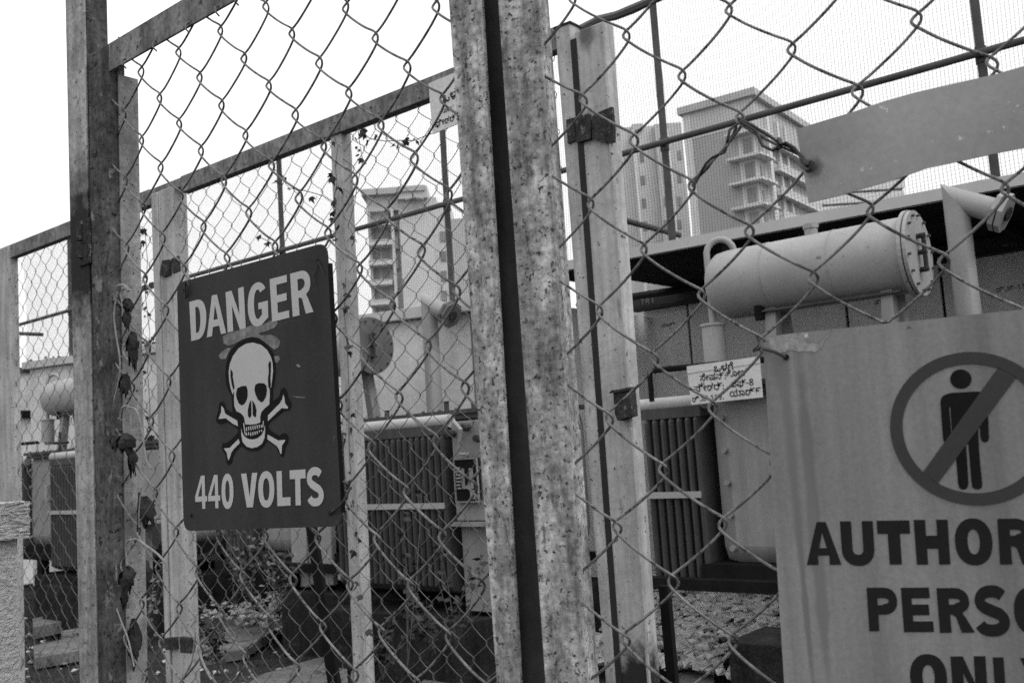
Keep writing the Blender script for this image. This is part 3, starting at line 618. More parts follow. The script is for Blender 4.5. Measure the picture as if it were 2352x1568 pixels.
KN={'a': ('221122182l182v1a2w1c2w1e2u1j2q1k2m1j2k1g2k1b2g1i2k1i2n1h2o1e2n1b2j1a2f1c2d1h2f1m2j1q2q1r2x1p2C1l2E1e2D182A142o0-2h112c0_280X260S240t1Y0t200Y27142b111X111X182r182p1m2w1q2B1i2C1c2B162x122m0_2s132z0X2C0t2u0t2s0T1E0v1v0s1p0t1k0w1i0C1k0G1p0L1n0G1e0J170P150X17121c171j191p181t141u0_1t0W1p0S190T190Z1g0X1l0Y1n0_1m111j121e101c0X1d0T1g0Q1m0N1v0M1H0P1L0V1J0-1G111y111y181I181K191L1a1L1c1K1h1G1m1M1q1S1i1T1c1R151L111I171P121S0-1T0V1R0P1O0K1D0G1B0L1G0G1H0C1r0A1v0z1z0A1A0C1z0F1v0G1r0F1q0C0Y0u0Q0s0I0u0B0D0G0D0B0w0x0t0q0s0j0u0e0y0d0E0e0K0s0W0t0-0t100r110o120k110j0Z0j0X0l0V0e0S0b0-0d130h170o190w170A130B0-0A0U0m0I0l0F0m0B0r0A0x0C0A0J0H0J0K0C0Q0A0V0C0X0G0W0K0T0O0-0S110M120G110z', '111d1c2e29281C1r1q1T2u2t2A2z2v2y2x2w04030p1p1o1n2d2c2a0y0x0v0z0y0B1C1A1w0S0R1M2v2z2w1S1R0X0k0j070j080b0u0t0y1e0_1815141b0R0Q1M1l1D1m100_1e1J1I1G12111c1P1O1K1Y1V2s060m070o05040D020J0U1S0X2e2d290L0J032k2j241F1l1k090a0b0i0j0b0_0-182j2i240T0S1L1M0Q1N0n0m061Z1Y2p1Y1X1V0n06050D0J030y0v0u1h191g1D1C1m0Y0V1i1K1G1k1G1F1k13121c1I1H1G0p0o040t0s020o0n0514131b0m0l07000J020H0G040L030D0U0T1S0V0U0X0B0A0z0g0h0c1V1U2t0h0i0b0b0c0h1h16190j070823222l22212m0f0g0c0f0c0e0Q1K1O202n2m08090b2i2h251Y2s2p040G0E0x0w0v1615191q1p1n0t0C0y0W1j1i1M1L0S1X1W1V1K1J1G0I04030M0L0r1Q1P1j0J0I030W1Q1j0-0Z171b1a151P1K1k0q0p03170Z1h11101d272f281w1u1t0Z0Y1h0P0O0N0L0K0J1y1x1A0s0r021N0Q1O0N0M0P0I0H041w1v1u1C1B1A1A1z1y0X0Y0V1E1D1l1R0W0X17180-1F1E1l1x1w1A1a19151R1Q0W2t2s1V0l0k071C1t1s0T1L1S2r2q2p0c0d0e1C1w1t191f1g0r0L022h26252l2k23232k242s2r2p2d2a290G0F0E1C1n1m2c2b2a0P0M0r1_1-2n2h2g26201_2n0J0q031-1Z2o2f2e282l222m020C0t0C0B0y0100020L0D02262g271C1q1n1T2B2u1b131c1U1T2t1j1P1k2i25242B2A2v1C1s1r2B2v2u2n1-2o181f1e1i1h0Y2z2y2w1e1d101Z2p2o2g2f2721202m0V0W1i'), 'b': ('3H0S3G0X3H0_3L113P0_3R0X3P0S3L0R3H0u3G0y3H0D3L0E3P0D3R0y3P0u3L0s3x0S3p0P3g0T3d113f1b3l1h3t1j3D1g3z1a3s1c3o1b3k123m0Y3q0W3s0X3t0Z3t0-3s0_3q1031113m183t173x153A113A0Z380x2Z0s2S0u2F0K2D0K2z0J2y0F2z0A2C0v2v0s2r0F2s0L2w0Q2D0S2K0P2W0B2-0A330C340I320S2Y0Z2Q112r112r1831183319341a341c331h2_1m351q3a1i3c1c3b18381434112Y112M112_13360Z3a0R3c0J1v111v182c182e192f1a2f1c2e1h2a1m2g1q2m1i2n1c2m182k142f111Q0t1K0s1C0u1x0z1v0G1w0N1A0R1H0T1O0R1Q0L1P0G1J0H1J0J1J0L1H0M1E0L1C0H1E0C1L0A1S0C1U0J1_0J220C280A2c0B2f0E2f0I2e0P290X2f102l0T2n0J2l0A2h0v2b0t220t1-0w1V0C1_0D1W0w1_0R1X0P1U0R1S0U1U0Y1X0-1_0Y200U2n0t2h0p2c0w2b0x200O260S2i0A2j0z1r141s0-1r0U1m0P1e0O170Q120U150-1a0W1e0V1j0W1k0-1j111g121c11190Z180S1a0K1f0E1n0z1j0s190z130H110S131018161g191n170o110o180R1c0S1e0Q1j0M1k0H1j0G1f0G1b0B1i0F1i0J1h0K1e0J1b0F1a0B1c0z1h0B1m0F1q0M1r0Y1l0Z1e0S120c110c180O180Q190Q1h0M1m0S1q0X1i0Z1c0Y180V140R110V0x0K0s0D0u0q0K0o0K0k0J0j0F0k0A0n0v0g0s0b0F0d0L0h0Q0n0S0t0R0H0B0K0A0P0C0R0I0Q0P0K0X0R100X0T0Z0J0D0S0z0R0w0S0u0W0w0-0z0_0D0-0F0W', '0Q0L0K2L2G2F2627283B3s3r01070511101e1e1f113j3i3g1G1J1K1_1-1Y0p0o0m1X1W201k1j1l21202n2k2j232-2Y2X2w2v2x0j0r0A37362X3y3x3v0T0S0I0R0Q0K0Z0Y1g0F1i0W3x3w3v1c1d0Z3D3C3r2i2h221C1M1N1w1v1m1v1n1m1a19131f1g1c1D1E1L1x1P1Q3T3S3R110z0j0100071t1o1n1e0-0_0-1d1e2M2L2F2G2K2H1j1w1l0U0I0H0P0O0M3p3o3E3a392U2T3f3l35342-1716152g2f2e2s2r2z3i382W1b1a13201_1Y121b133i3h3g1c1b122o22211M1D1L2m2l1W0_1e101C1D1M1E1K1L3T3R3P0k0A0q1B1C1N2n201W1P1z1O1T1U241u1t1n0P0M0L0Q0P0L1817153N3M3T2N2M2E1S1T1Q2y2x2u0m0q0p0U0T0I1V1W2l1m1l1w1F1G1K0504033C3B3r2p2Q2B1s1r1p3b3m3e2Q2C2B2L2K2G2-2X3636352-3p3E3D0o0n0m2c2g2e34332_292g2c3i2W2V2J2I2H0y0z0s3A3t3s3q3p3D1d0-0Z1U2k1V1X201Y3r3q3D0l0k0q0m0l0q22232i0605072r2q2A23242k1E1F1K232i2j3u3y3v2p2B2A2h2o220x0y0v252628251Q1T3B3A3s3k3j2T0z0i0s3z3y3u1-1Z1Y1r1q1p3l3k2T0u0v0y2v2u2x25281Q3f3l2T2l2k1V0d0b09281x1Q1U2k24292c2a1c12111G1H1J1418151914133R3Q3P3n3m3e2V2U391W2n2m1A1B1N1918141H1I1J1R1S1Q24251T0j0A112O2E2D3e2S2R3m3l3e1y1z1P3l3a2T2q2p2A0S0J0I0S0R0J0v0w0x0F0W0V0O0N0M3O3N3P1h0Y0X3e3d3c1x1y1P1z1A1O0H0G0U0W1i0X0U0G0V2W372X2u2t2y1f1c110G0F0V2E2M2F1g1c0Z2K2J2H2O2D2C1h1g0Y1i1h0X2R3b3e2P2O2C0f0e0d2t2s2y3T3P3N3n3e3c3K3J3H3m3l3e1t1s1o1v1u1n38372W0z0i0j2-2Z2Y2_2-342Q2P2C2O2N2E1o1s1p2y2s2z2z2r2A0J0R0K212n2o1N1O1A0k0j0A33322_2e2d2c2c2b2a393i2V2T3a2U0503013A3z3t32312_0d0c0b3z3u3t3J3I3H3L3H3G3o3F3E09080f3L3G3F3j3g2T3L3K3H0s0u0y3e3l3f0i0t0s3o3L3F0b0a090f0d0901030231302_'), 't': ('0z0t0s0s0m0t0h0x0d0C0c0K0e0U0k0_0s110y100C0Z0D0U0C0O0x0K0q0J0j0K0f0O0h0V0k0R0q0Q0u0R0w0T0v0W0s0X0n0V0k0J0k0F0m0C0p0A0t0A0A0C0D0J0K0J0N0C0T0A0Y0C0Z0G0Y0L0V0O0O0R100R140M150G120w0T0s0N0t0I0w0E0C0J0D0E0w0n120l150n190s1a0s1e0m1d0i1a0h160j110o0-0r100W0T100X12110_180T1c0S180Y150-100Z0-0Y0Y0V0W0M0W0M0S', '07060h0K0J0204030q0E170Z0o0n070G0F0A0p05040f0g050I0H0z0s020t0T0U0Q0i0f0j0E0C0B0W0X0O0U0V0P14150_0r0q03160-150h0o070t0J0u0H0G0z0e0d0k0d0c0k08070n0V0W0P0n0b0a03020r0x0w0u0k0j0e0F0E0B0g0h060n0a091011130Z0D0C0E0Z0C0M0L0K020J0t0W0O0P0q0p040S0T0Q0b0m0l02010M0Z190D0M010N0r020s0-0_150f0e0j0b0n0m16170Z0c0b0l0Z0-1601000N0P0Q0U06050g0D18190_13141112130u0J0x0h0i0o080n090p0f050I0z0y0y0x0J0F0B0A0M0K020w0v0u0_10130k0c0l0G0A0z0J0I0y0X0Y0O0Q0R0S0D1718'), 'c': ('2C0t2v0s2o0u2j0y2i0E2j0K2x0W2y0-2y102w112t122p112o0Z2o0X2q0V2j0S2g0-2i132m172t192B172F132G0-2F0U2r0I2q0F2r0B2w0A2C0C2F0J2M0J2P0C2V0A2_0C310K2_0S2W0Z330Z370T390K370B310v2V0s2N0u2G0D2L0D2G0w2N0i2E0i2F0w2M0w301334153618371c351i311o2-1m311h321c321a30182Z172M162M122d142e0-2c0U280P200O1V0Q1Q0U1S0-1Y0W1_0V250W260-251122121-111X0Z1W0S1Y0K210E290z250s1X0z1R0H1O0S1Q101W16221929170i110i180I190L1a0M1c0M1e0K1j0G1k0B1j0A1f0A1b0v1i0A1i0D1h0E1e0D1b0z1a0v1c0t1h0v1m0z1q0G1r0N1p0S1l0U1e0T180Q140M120I11160u100s0T0v0L0C0Q0I0W0C100A140B17101e171o191y171F111J0V1L0M1J0B1D0v1u0s1n0u1i0z1g0F1i0L1l0O1q0Q1u0O1w0K1v0G1r0E1n0G1m0K1p0L1o0I1p0B1u0z1z0B1C0F1D0M1B0U1x0_1o111i101e0Y1b0y0I0v0u0s0k0u0e0y0b0G0e0N0j0Q0w0T0y0V0z0Y0z0_0x100t110q100o0_0n0Z0o0V0h0S0f0Z0h110m150u160A150F110G0X0F0R0A0N0k0I0j0G0k0D0o0B0u0A0D0B0J0G0L0O0K0V0G0-0C110D140J140O0_0S0V0T0O0Q0C0B120M140O150R180R1c0Q1i0M1o0I1m0M1h0N1c0M1a0L180I170d160d12', '272v2u0f0e0d1w1S1x2X3b3t1e1q1f3c3s3t0T0W0X0k0j091o1h1g1K1J1F3l3m3q0R0S0Y2p2m2l0j0i0a3h2U2N1J1I1F111s1d2Y3a2X0o0n062E33323h2M2L1R1Q1y25242x3b3c3t2F2E321s1e1d08070l0g0d0c000K0s1Y201_2S2R2Q0o050p3k3l3r16151a2v262w2x242y2W2X3t13121c222z2y090j0a2h2g2o2_2-2J2k2j2p1Z1Y1_000M0N1E1C1F1N1M1F1U1T1w3a3h2L04030p2l2k2p1b131c1a19160u0I0J0i0h0b1z1y1Q2U2Q2P2U2T2Q1g1f1q1p1o1g0a0i0b15141a1o1n1h3j3r3s3h2N2M3j3k3r3n3o3p0_100-03020q05040p3v2U3u212A2z3m3n3p32312F01000r1918173i3j3s1t3a1V26252w2i2h2o2j2i2o2p2j2o393d2Y29282t0T0U0W1F1B1N1t1V1u2Y2Z391H1G1F2n2o2g2b2a2s2d2c2q1C1B1F27262v2I2_2J0Z0-0P1O1N1A2H2G30060n072t2s29000s0r2g2f2n2s2r2b2G2F311M1L1F2q2l2m2G313022212z2q2l2m3t3u2W1q1p1g12111c3a2L2K3m3p3q0J0K0v1x1R1y0P0Q0Z0h0c0b0h0g0c141b1a0k09080Y0S0X0K0I0s1n1i1h0U0V0W3a3d3i1d1c110Q0Y0Z1n1m1i2I2H30201W211s1r1e1m1l1j3u2V2W14131b0m0l071716190Q0R0Y2U2O2N1r1q1e1i1m1j06050o0q010r1L1K1F2U2V3u0v0u0J100P0-0S0T0X030q0p3r3l3q3c3d3i3c3i3s2X3a3b0I0u0t02010q1Y1X202U2P2O0I0t0s1l1k1j1I1H1F2Z392K1A1N1B302_2I1X1W202Y3d3a1W2A211P1O1A2m2n2e2f2e2n0l0k081_1-1Z2c2b2r28272u2q2m2d2Z2K2J282u2t3h3v2U0K0H0I1E1D1C2Z383923222y2e2d2m24232y1S1R1x1V1U1v2T2S2Q393e3d2q2c2r393a2K1v1u1V2a292s2-2Z2J0n0m07252x2w0g0f0d1Q1P1z1T1S1w1P1A1z1w1v1U'), 'd': ('430S410X430_46114a0_4c0X4a0S460R430u410y430D460E4a0D4c0y4a0u460s3U0S3N0P3E0T3A123C1b3I1h3Q1j3_1g3W1a3Q1c3M1b3H113J0Y3N0W3P0X3Q0Z3Q0-3P0_3N103o113o183J183Q173U153X113Y0Z3p0v3d0s320v2W0C2T0N2U0V2Y0_311335112T112T183q193r1a3r1c3q1h3m1m3s1q3y1i3z1c3y183w143m173v0_3y0V3z0N3w0C330E3d0A3l0C3q0H3r0O3p0W3k0_3d11350_300W2_0O2h0t2b0s210x1-0K1_0T230-2a132d111-111-182D182G192H1a2H1c2G1h2C1m2I1q2N1i2P1c2O182L142J132C112D142I102L0Y2M0T2M0R2L0O2K0N2G0J2A0I2v0J2r0M2q0R2t0X2z0Z2E0Y2H0W2P0I2N0A2I0u2A0s2s0u2l0C2r0D2m0w270C2c0A2i0C2k0J2r0J2u0C2A0A2E0B2G0D2H0I2G0N2A0T2y0S2x0Q2y0P2A0O2C0O2E0Q2F0T2E0X2B0-2w102g0_2a0Y270S250K1V141W0-1V0U1Q0P1I0O1B0Q1w0U1z0-1E0W1I0V1N0W1P0-1N111K121G111E0Z1C0T1E0K1J0E1R0z1N0s1D0z1x0H1v0S1x101C161K191R171m0S1e0Q160S110W0Y0_11131a0Y1d0Y1i0Y1k0_1l141k191h1c1e1d1b1c1a1a1a191c181d171i191n1d1q181n151j121d1118121415121a151h1e1k1m1i1r1c1t141r0X0c110c180U180W190X1a0X1c0W1h0S1m0Y1q121i131c121810140X110x0t0r0s0j0u0d0z0b0G0d0N0h0R0o0T0v0R0x0L0w0G0p0H0q0K0p0L0n0M0k0L0j0H0l0C0r0A0y0C0B0J0I0J0L0C0R0A0U0B0W0E0X0I0W0P0R0X0X10110T130J110A0Y0u0R0s0L0t0G0w0C0C0I0D0C0w0J0i0A0i0B0w0I0w0I0R0E0P0A0R0z0U0A0Y0E0-0I0Y0J0U', '201X2147484b3O3N3H0u0v0y2u2v2w1o1n1l1p1l2k0503011l1k2l1p1A1q2s2t2x0A0z0j1g1_1-1D1C1B2i2h1Q2J2K2F1Z24232-3l3k0j0r0B3u3t3s100-0A3C3B3S3334353F3E3Q3b2-2_2V2T2W191811171218201_1W1Q1E1D1211184g4n4j0J0I140O0N0M1L1K2c0x0y0v2C2D2N4b3A4d3w3r3q1J282e1a19101n1m1l0z0i0j2b1M2c353632111019292f2g3j3i383830373233353L3K3M3D3C3R0X0W0U0i0t0s0705013132361r1x1s3637300G13164j4i4h1i1-2n23221Y1j2n2m4l4k4j22211Y201W1X1z1y1r1D1p2i2l1k2m2N2O2B4j4n4l0f0e0d09080f2r2s2x0j0B0A0-0Z0S0b0a090f0d090_0z0-3J3N3M3d2_3f2q2r2y2t2w2x2q2y2z1h1g1-1O1N2b292g2h0m0l0q2l2k1l0Q0P0O0M1c0O4f3X3W3g3f2_0O1b0A0q0k0B0W0V0U3v3s3r44433Z3x3w3q2h1R1Q0p0o0m1J27283X463Y3f3e3d3i3h381k1j2m2d1K2e41403_1z1r1q443Z3Y1a100A2e282f3K3J3M3E3D3Q0S0Y0T3W3V4a3b2_3c2V2U2T3h3g2_3D3R3Q0Y0X0T0I0H154n4m4l484e4b1i1h1-1312172j2i1p3A4e3T3B3A3S2b2a1O1K1J2e0M0L1d1e1d0L1D1A1p2k2j1p1Y1Z231613171A1z1q1s1w1t2E2F2L1d1c0M1y1x1r0K0J1e141e0J1B1A1D1x1w1s0L0K1e2B2P2A140I153b2-3a3q3p3y2o2p2z0302012G2J2F3b2Z2-2p2q2z0q0p0m2H2J2G2c1K2d38393j2N2B2C2r2x2y0d0c0b1w1v1t0H0G162O2P2B1g1f1_2P2o2A2a291P2K2L2F1f1Z1_1j1i2n4e48492M2N2D2t2u2w1Z1W1_2L2M2E0z0i0s0v0w0x0y0z0s2o2z2A3V3U4a3d3c2_1M1L2c4a4b4f393a3k2J2I2H100_0-3G3P3O3m3z3o0o0n0m292h1P4g4j4h3o3z3p3z3y3p4a4f3W2_30380A0Q0O0s0u0y0k0j0B3v3u3s46453Y3w3v3r0-0S0R3y3x3q1b1a0A3Z433-1c1b0O0-0R0A1P1O2a1v1u1t0l0k0q0d0b093I3H3N3o3n3m47463X4a3U49393k3j433_3-45443Y4f473X2h1Q1P43423_3G3F3P3U3T493J3I3N0T0X0U0H16151N1M2b3P3F3Q4e493T3S3A3T1X1Y213R3C3S4b4f4e0Z0Y0S3H3G3O4d4c4b2-3k3a1p1o1l0100074f4c4742413_3031364c474b2D2E2M3A4d4e2_383h0504032i1Q1D070605'), 'e': ('2Y1i341j3d1i3j1d3l163k103c0V3l0O3n0H3l0z3e0u350s2X0u2Q0z2O0H2Q0O2U0S2Y0V2R102Q162S1d2X0L2W0H2Z0B340z3c0B3f0H3e0L340R2-0P3b1a341c2-1a2Y162Z12350Z3c123d162J0L2p0L2p0T2J0T2j0S2b0P220T1_12211b261h2f1j2p1g2l1a2e1c2a1b27182611270Y2b0W2e0X2f0Z2f0-2e0_2c101P112e172j152l112m0Z161116181P181R191S1a1S1c1R1h1N1m1T1q1Y1i1-1c1Z181W141S111s0t1m0s1e0u180z160G180N1c0R1i0T1p0R1s0L1r0G1k0H1l0J1k0L1i0M1f0L1e0H1g0C1m0A1t0C1w0J1D0J1G0C1L0A1P0B1R0E1S0I1R0P1L0X1S101Y0T1-0J1Y0A1T0u1M0s1F0t1B0w1x0C1C0D1x0w1E0i1v0i1w0w1D0w1C0R1z0P1v0R1t0U1v0Y1z0-1C0Y1E0U0Y0u0R0s0K0t0G0w0C0C0H0D0C0w0x0t0r0s0j0u0d0z0b0G0d0N0h0R0o0T0u0R0x0L0w0G0p0H0q0J0p0L0n0M0k0L0j0H0l0C0r0A0y0C0B0J0I0J0L0C0Q0A0V0C0X0J0V0S0O0Z0r130r1a0R150Z0-110S130J110A', '1Z201-2I2C2B0k0j0x0y0x0i0z0y0h1w1n1v2x2w2v1N1G1F2y2v2c1l1m1x1W1X1Q1k1l1x1A1S1B1R1Q1X2t2e2u1T1Y1D2J2I2B1o1u1v02010v0f0e0m2H2G2D2G2F2D1T1U1Y1G1M1H1j1k1y1q1t1u0u0B032y2x2v0C0F0E0M0L0Q2c2K2z1z1R1A0P0O0M0h0t0s2f2e2t0O0N0M2e2d2u2a292828252K1e1d171X1h1z09080q1413150Q0P0M1Y1Q1E1p1q1u0x0w0k1Y1V1Q0Z0-0T0q070r0J0S0R171d180q0p091L1K1I04030B1q1r1t0V0W0Z1f17161f1e171I1H1M2C2H2D2F2E2D2j2i2q0i0h0y2c282K020v0u1N1M1G0p0o0a2k2j2p0n0d0c050B0A1o1p1u1x1y1k0d0n0m0g0l0t0L0R0Q0w0v0k0L0K0R0b0a0o0m0l0f2i2h2r2K2J2B2c2z2y1E1P1F1R1S1A000k0v181c190X0Y0W2d2c2u0B05041X1U1h1c1b191j1y1z1n1o1v1P1O1F1S1T1B1h1j1z1M1L1I1w1x1m1V1W1Q1K1J1I1z1R1X1O1N1F1b1a191U1Y1X1Q1P1E01000v131g150T0V0Z1i1h1j0I0U0T1d1c180J0R15060A0z151g161g1f161m1n1w0j0i0x2221200Y0Z0W0K0J0R0-0I0T2423220C0E0D0a090p2q2p2j2b2a2803020u0z0s062l2k2p2K2B2A2f2t2s1D1Y1E2m2l2o08070q1B1T1C2c2b28201_1-06050A0g0f0l0c0b0o0s0r060o0n0c2q2i2r2024222K2A2z0h0g0t1r1s1t2g2f2s0e0d0m2h2g2s2v2u2c2o2l2p1D1C1T0z0h0s2r2h2s07060r1Z24202I2H2C150-0J2b27280-0I0J2o2n2m'), 'f': ('5r0u5p0y5r0D5v0E5z0D5A0y5z0u5v0s5g165f0G5a0z530u4N0t4N0A4U0z510B560F590L590S580P530N4Z0M4R0O4L0U4J114L1a4S1h4_1j561i5c1d541b4_1c4U194R114U0W4_0T540U580Y5a10591457184r1j4r0t4j0t4j164i194a1145174k1j3M1j3M0t3E0t3E193v113q173G1j3j0L2_0L2_0T3j0T2R0S2J0Q2C0S2w0W2s0_2w132F0Y2J0Y2N0Y2Q0_2R142Q192N1c2J1d2G1c2F1a2G192H182J172O192S1d2V182S152O122J112D122z152y1a2B1h2J1k2R1i2W1c2Y142W0X1N111N182n182p192q1a2r1c2q1h2m1m2s1q2x1i2y1c2y182v142q112v0x2k0s2d0u1_0K1Z0K1W0J1V0F1W0A1Z0v1S0s1N0F1P0L1T0Q1Z0S230R2g0B2k0A2p0C2r0I2p0P2k0X2r102w0T2y0J2d0S290R250S240W250-290_2d0-2e0W1y0u1w0y1y0D1C0E1G0D1H0y1G0u1C0s1k0S1c0Q140S0_0W0X0_0_13180Y1c0Y1g0Y1i0_1j131i191g1c1c1d191c181a18191a181b171g191l1d1o181h121b1116121215101a141h1c1k1k1i1p1c1r141p0X0w0t0q0s0g0x0c0K0e0T0i0-0p130s110c110c180S180U190V1a0W1c0U1h0Q1m0X1q101i111c11180-140Y130R110S140X100-0Y0-0T0-0R0Z0O0Y0N0U0J0O0I0K0J0G0M0E0R0H0X0O0Z0S0Y0W0W110I0_0A0W0u0P0s0G0u0A0C0F0D0A0w0m0C0r0A0w0C0z0J0G0J0J0C0O0A0S0B0V0D0W0I0V0N0T0R0O0T0M0S0M0Q0M0P0P0O0R0O0U0T0T0X0P0-0L100u0_0p0Y0l0S0k0K', '3W3V2_2U2T3A2b29270L0K0J2X2W3X0_11102D2N2x1z1D1A080E0D1I231Z0z0y0m0q0p0w2j2h2d1o1n1e2O2N2D1m1l1e3x3y3D2K2J2x2x2y2C0302012I2H2x0s0r0v1D1C1A1y1E1z0j0h0i3K3L3R0503012D2u2v23221_1U1T1N2u2Q2P2T2S3A1M1U1N1W1V1L3y3E3D0a090g2n2q2p231_1-3L3S3M1I1Z1Y0705010I0G0J1R1P1S0e0b0f09080B1K1J1X3j3J3K0U0X0W0l0k0z0t0s0u0S0R0Q3F3y3z0s0v0u1C1B1A1H1G1x0p0o0x2d2h2f0706051e1j170n0y0x1j16172S3B3A191a1e1i161s18191e2L2K2x3W2_2Y1h1i1s0504031j161i1l1k1e1L1K1X0_12111q1p1g1j15160e0d0c1s1r1h1r1g1h3736320T0S0Q2b27250p0x0w2b2a290z0k0A0h0g093U3T3q2f2e2d1t1s160M0L0J0m0l0z3S3T3M0H0G0I0q0w0v2c2j2d0B080C1f1g1o2729280h090j2Y2X3X3q3e3d2z2A2B1T1O1N1P1O1S2y2z2B1r1q1g2F2E2w1n1m1e21201_0o0n0x1R1Q1P0J0G0F2C2D2x1y1x1G3P3k3Q3z3w3x3k3j3R2D2u2O2O2u2P1V1U1M0r0q0v2J2I2x3D3C3x22211_2V2U3Z2R3z3C2M2L2x3534332w2D2E3X3W2Y3236333X2W3Y2R3C3B3V3U2_393130242b253137322726253Y2V3Z2S2R3B2G2t2u3837313z3x3C2n2p2o3U3d2_0t0u0E3635332_2-2Y3d3a2_3938313a302_2-2Z2Y1e1f1o1d1e1a2D2v2w1b1c1d1a1b1d1p1o1g17181e1T1S1O1Y1X1J1k1j1e0F0M0J0j0B0A1X1W1L3d3c3b0P0O0Q3P3O3m3n3m3O3O3N3o3m3l3P3p3N3M0N0T0Q3R3Q3k0g0f0a2h2g2f0O0N0Q3b3a3d3F3E3y090B0j3T3r3q3T3q3p0k0j0A231-1Z3p3o3N080D0C2j2i2h0y0n0m3o3n3O1F1E1y2W2V3Y1V1M1L3l3k3P1w1v1u3a39301u1H1w2N2M2x1w1H1x2G2F2w0c0b0e1J1I1Y3T3p3M3z3G3F3j3K3R1E1D1z0U0W0V080t0E0b0a0f2U3A3Z3U3q3d2w2x2H0100072B2C2y2H2G2w1G1F1y'), 'g': ('410_440T410N3U0K3M0M3G0R3C0X3B113D193H1e3M1g4i1i4i1b3P193L173K143K0Z3L0W3O0T3U0R3W0R3Y0S3Y0T3X0V3U0W3P0V3L0R3J0O3J0L3L0F3P0C3U0B3W0B3W0t3V0t3L0v3E0B3B0L3D0R3G0W3M0_3V113s0S3k0P3b0T3812391b3f1h3n1j3y1g3u1a3n1c3j1b3g183f123g0Y3k0W3m0X3n0Z3n0-3m0_3l102X113n173s153u113v0Z2B0t2v0s2l0x2h0K2j0T2n0-2u132x112h112h182X182Z192-1a2_1c2-1h2V1m301q351i361c3618331431132W112X143010330Y340T320O310N2-0J2U0I2P0J2L0M2K0R2M0X2T0Z2X0Y2_0W340Q360I340A2_0u2U0s2M0u2F0C2K0D2G0w2r0C2w0A2B0C2E0J2L0J2O0C2U0A2X0B2-0D2_0I2-0N2Y0R2U0T2S0S2R0Q2S0P2U0O2W0O2Z0T2Y0X2V0-2Q102z0_2u0Y2q0S2p0K2b0W2d0M2b0B250v1Y0s1R0u1M0z1L0F1M0L1P0O1U0Q1Z0O1-0K1Z0G1V0E1S0G1Q0K1T0L1S0I1T0B1Y0z210B240F250M240T210Y1-0_1V101q111q181Y17231527110I0v0x0s0n0u0h0A0d0H0c0P0f0-0m160x190H170N110Q0W0R0P0P0D0q0C0x0A0E0C0I0H0K0P0I0W0E0_0x110q100m0X0k0P0l0G180u100s0R0v0J0D0O0I0V0C100A160D190K170S120Z0T1215131b0Z1f0T1f0E1d0y1A0v1r0s1h0v180D1d0I1k0C1r0A1y0C1A0K1y0S1t0Z1l121p191z131F0W1I0K1G0B1e1i1g1c1f181c1418110S110S1815181719181a181c171h131m191q', '2T2S312V2U2_191829342O351r1q1p0Y0Z0W2R2Q332v2q2r3J3I3N2p2o2u2N2M360-0I0J2d2z2y0E0D0g0-0I0T2g2f2x3v3u3o3k3J3h1N1U1T3c3b2W0K0J0R1x1w222h2g2w2k2j2s2f2e2x0R0Q0L0q0j0i0c0b0d2Q2P340a090d2P2O343r3s3f1N1L1Q2J383c3n3q3r08070f09080e0J0S0R211x221l1k1g1k1j1h1-1Z243q3p3u0V0W0Z01000F2r2s2j1g1k1h2H2C2B2x2w2g0T0V0Z0C0B051d0-0J1T1S1M0h0D0q3I3O3N2J392Z3b2V2_2_2-3b3J3K3h1D1s1r0g0f07352N362K2J2Z06050D281d1a2e2d2y2J3c2W0Z0-0T0I0U0T0b0a0d29281a0P0O0M2c2I2A3D3x3w3m3l3s07060D2H2G2C2Z393a251E1D3g3k3h3A3z3y050D0C302_2U0q0i0h3o3E3v1_1-1C3P3F3Q2O2N35261D1r3p3o3u1-24251Y23221o1n1e1L1M1R0l0m0n1-251C131N1Q3O3G3P3E3D3w1j1i1h3I3H3O3j3J3N2G2D2C2d2A2z3S3R3Q1m1l1f1d1c1a0D050q141P1O1n1m1f3H3G3O1T1M1N161O2b1r1o1d2r2i2v2M2X363q3u3t2L2Y2X2j2i2r32312S2m2l2t0X0Y0W322R33090e0d1z1y212W2V3b2S2R322l2k2s2o2n2t2J38392n2m2t2i2h2v2t2l2s2v2q2r1f1l1g2U2T302Y2K2Z2v2h2w2e2y2x0g0F0E2F2E2D1R1Q1L2G2F2D2M2L2X3M3L3i0D0g072A2I2B2d2c2A1n1f1e201_1B261r1d29182a3f3l3g2L2K2Y38373d3a3b2-27261d3s3l3f373n3e3r3f3e0M0Q0P3l3k3g2I2H2B3d3c381M1S1R28271d1a192914131P131Q1P15141O1N1K1L302T3118172a3t3s3m3n3r3e3D3C3x1w1Y222a172b1p1o1r0i0l0o0J0R1d1y1x21251D1C16151O1A1z203C3B3x1o1e1d1c1b1a3n3q3t0n0o0l1w1X1Y21201z3w3v3E1C1B1_2u2r2q17162b2Z3a2-0p0q0i3m3n3t0h0g0D3i3j3M3x3B3y3L3K3i373e3d1B1A202q2p2u0M0L0Q2t2u2o0g010F1Y1Z230L0K0R0B04053j3k3J26251D3j3N3M0e080f0O0N0M3F3S3Q0o0p0i3B3A3y34332Q3G3F3P3K3h3i')}

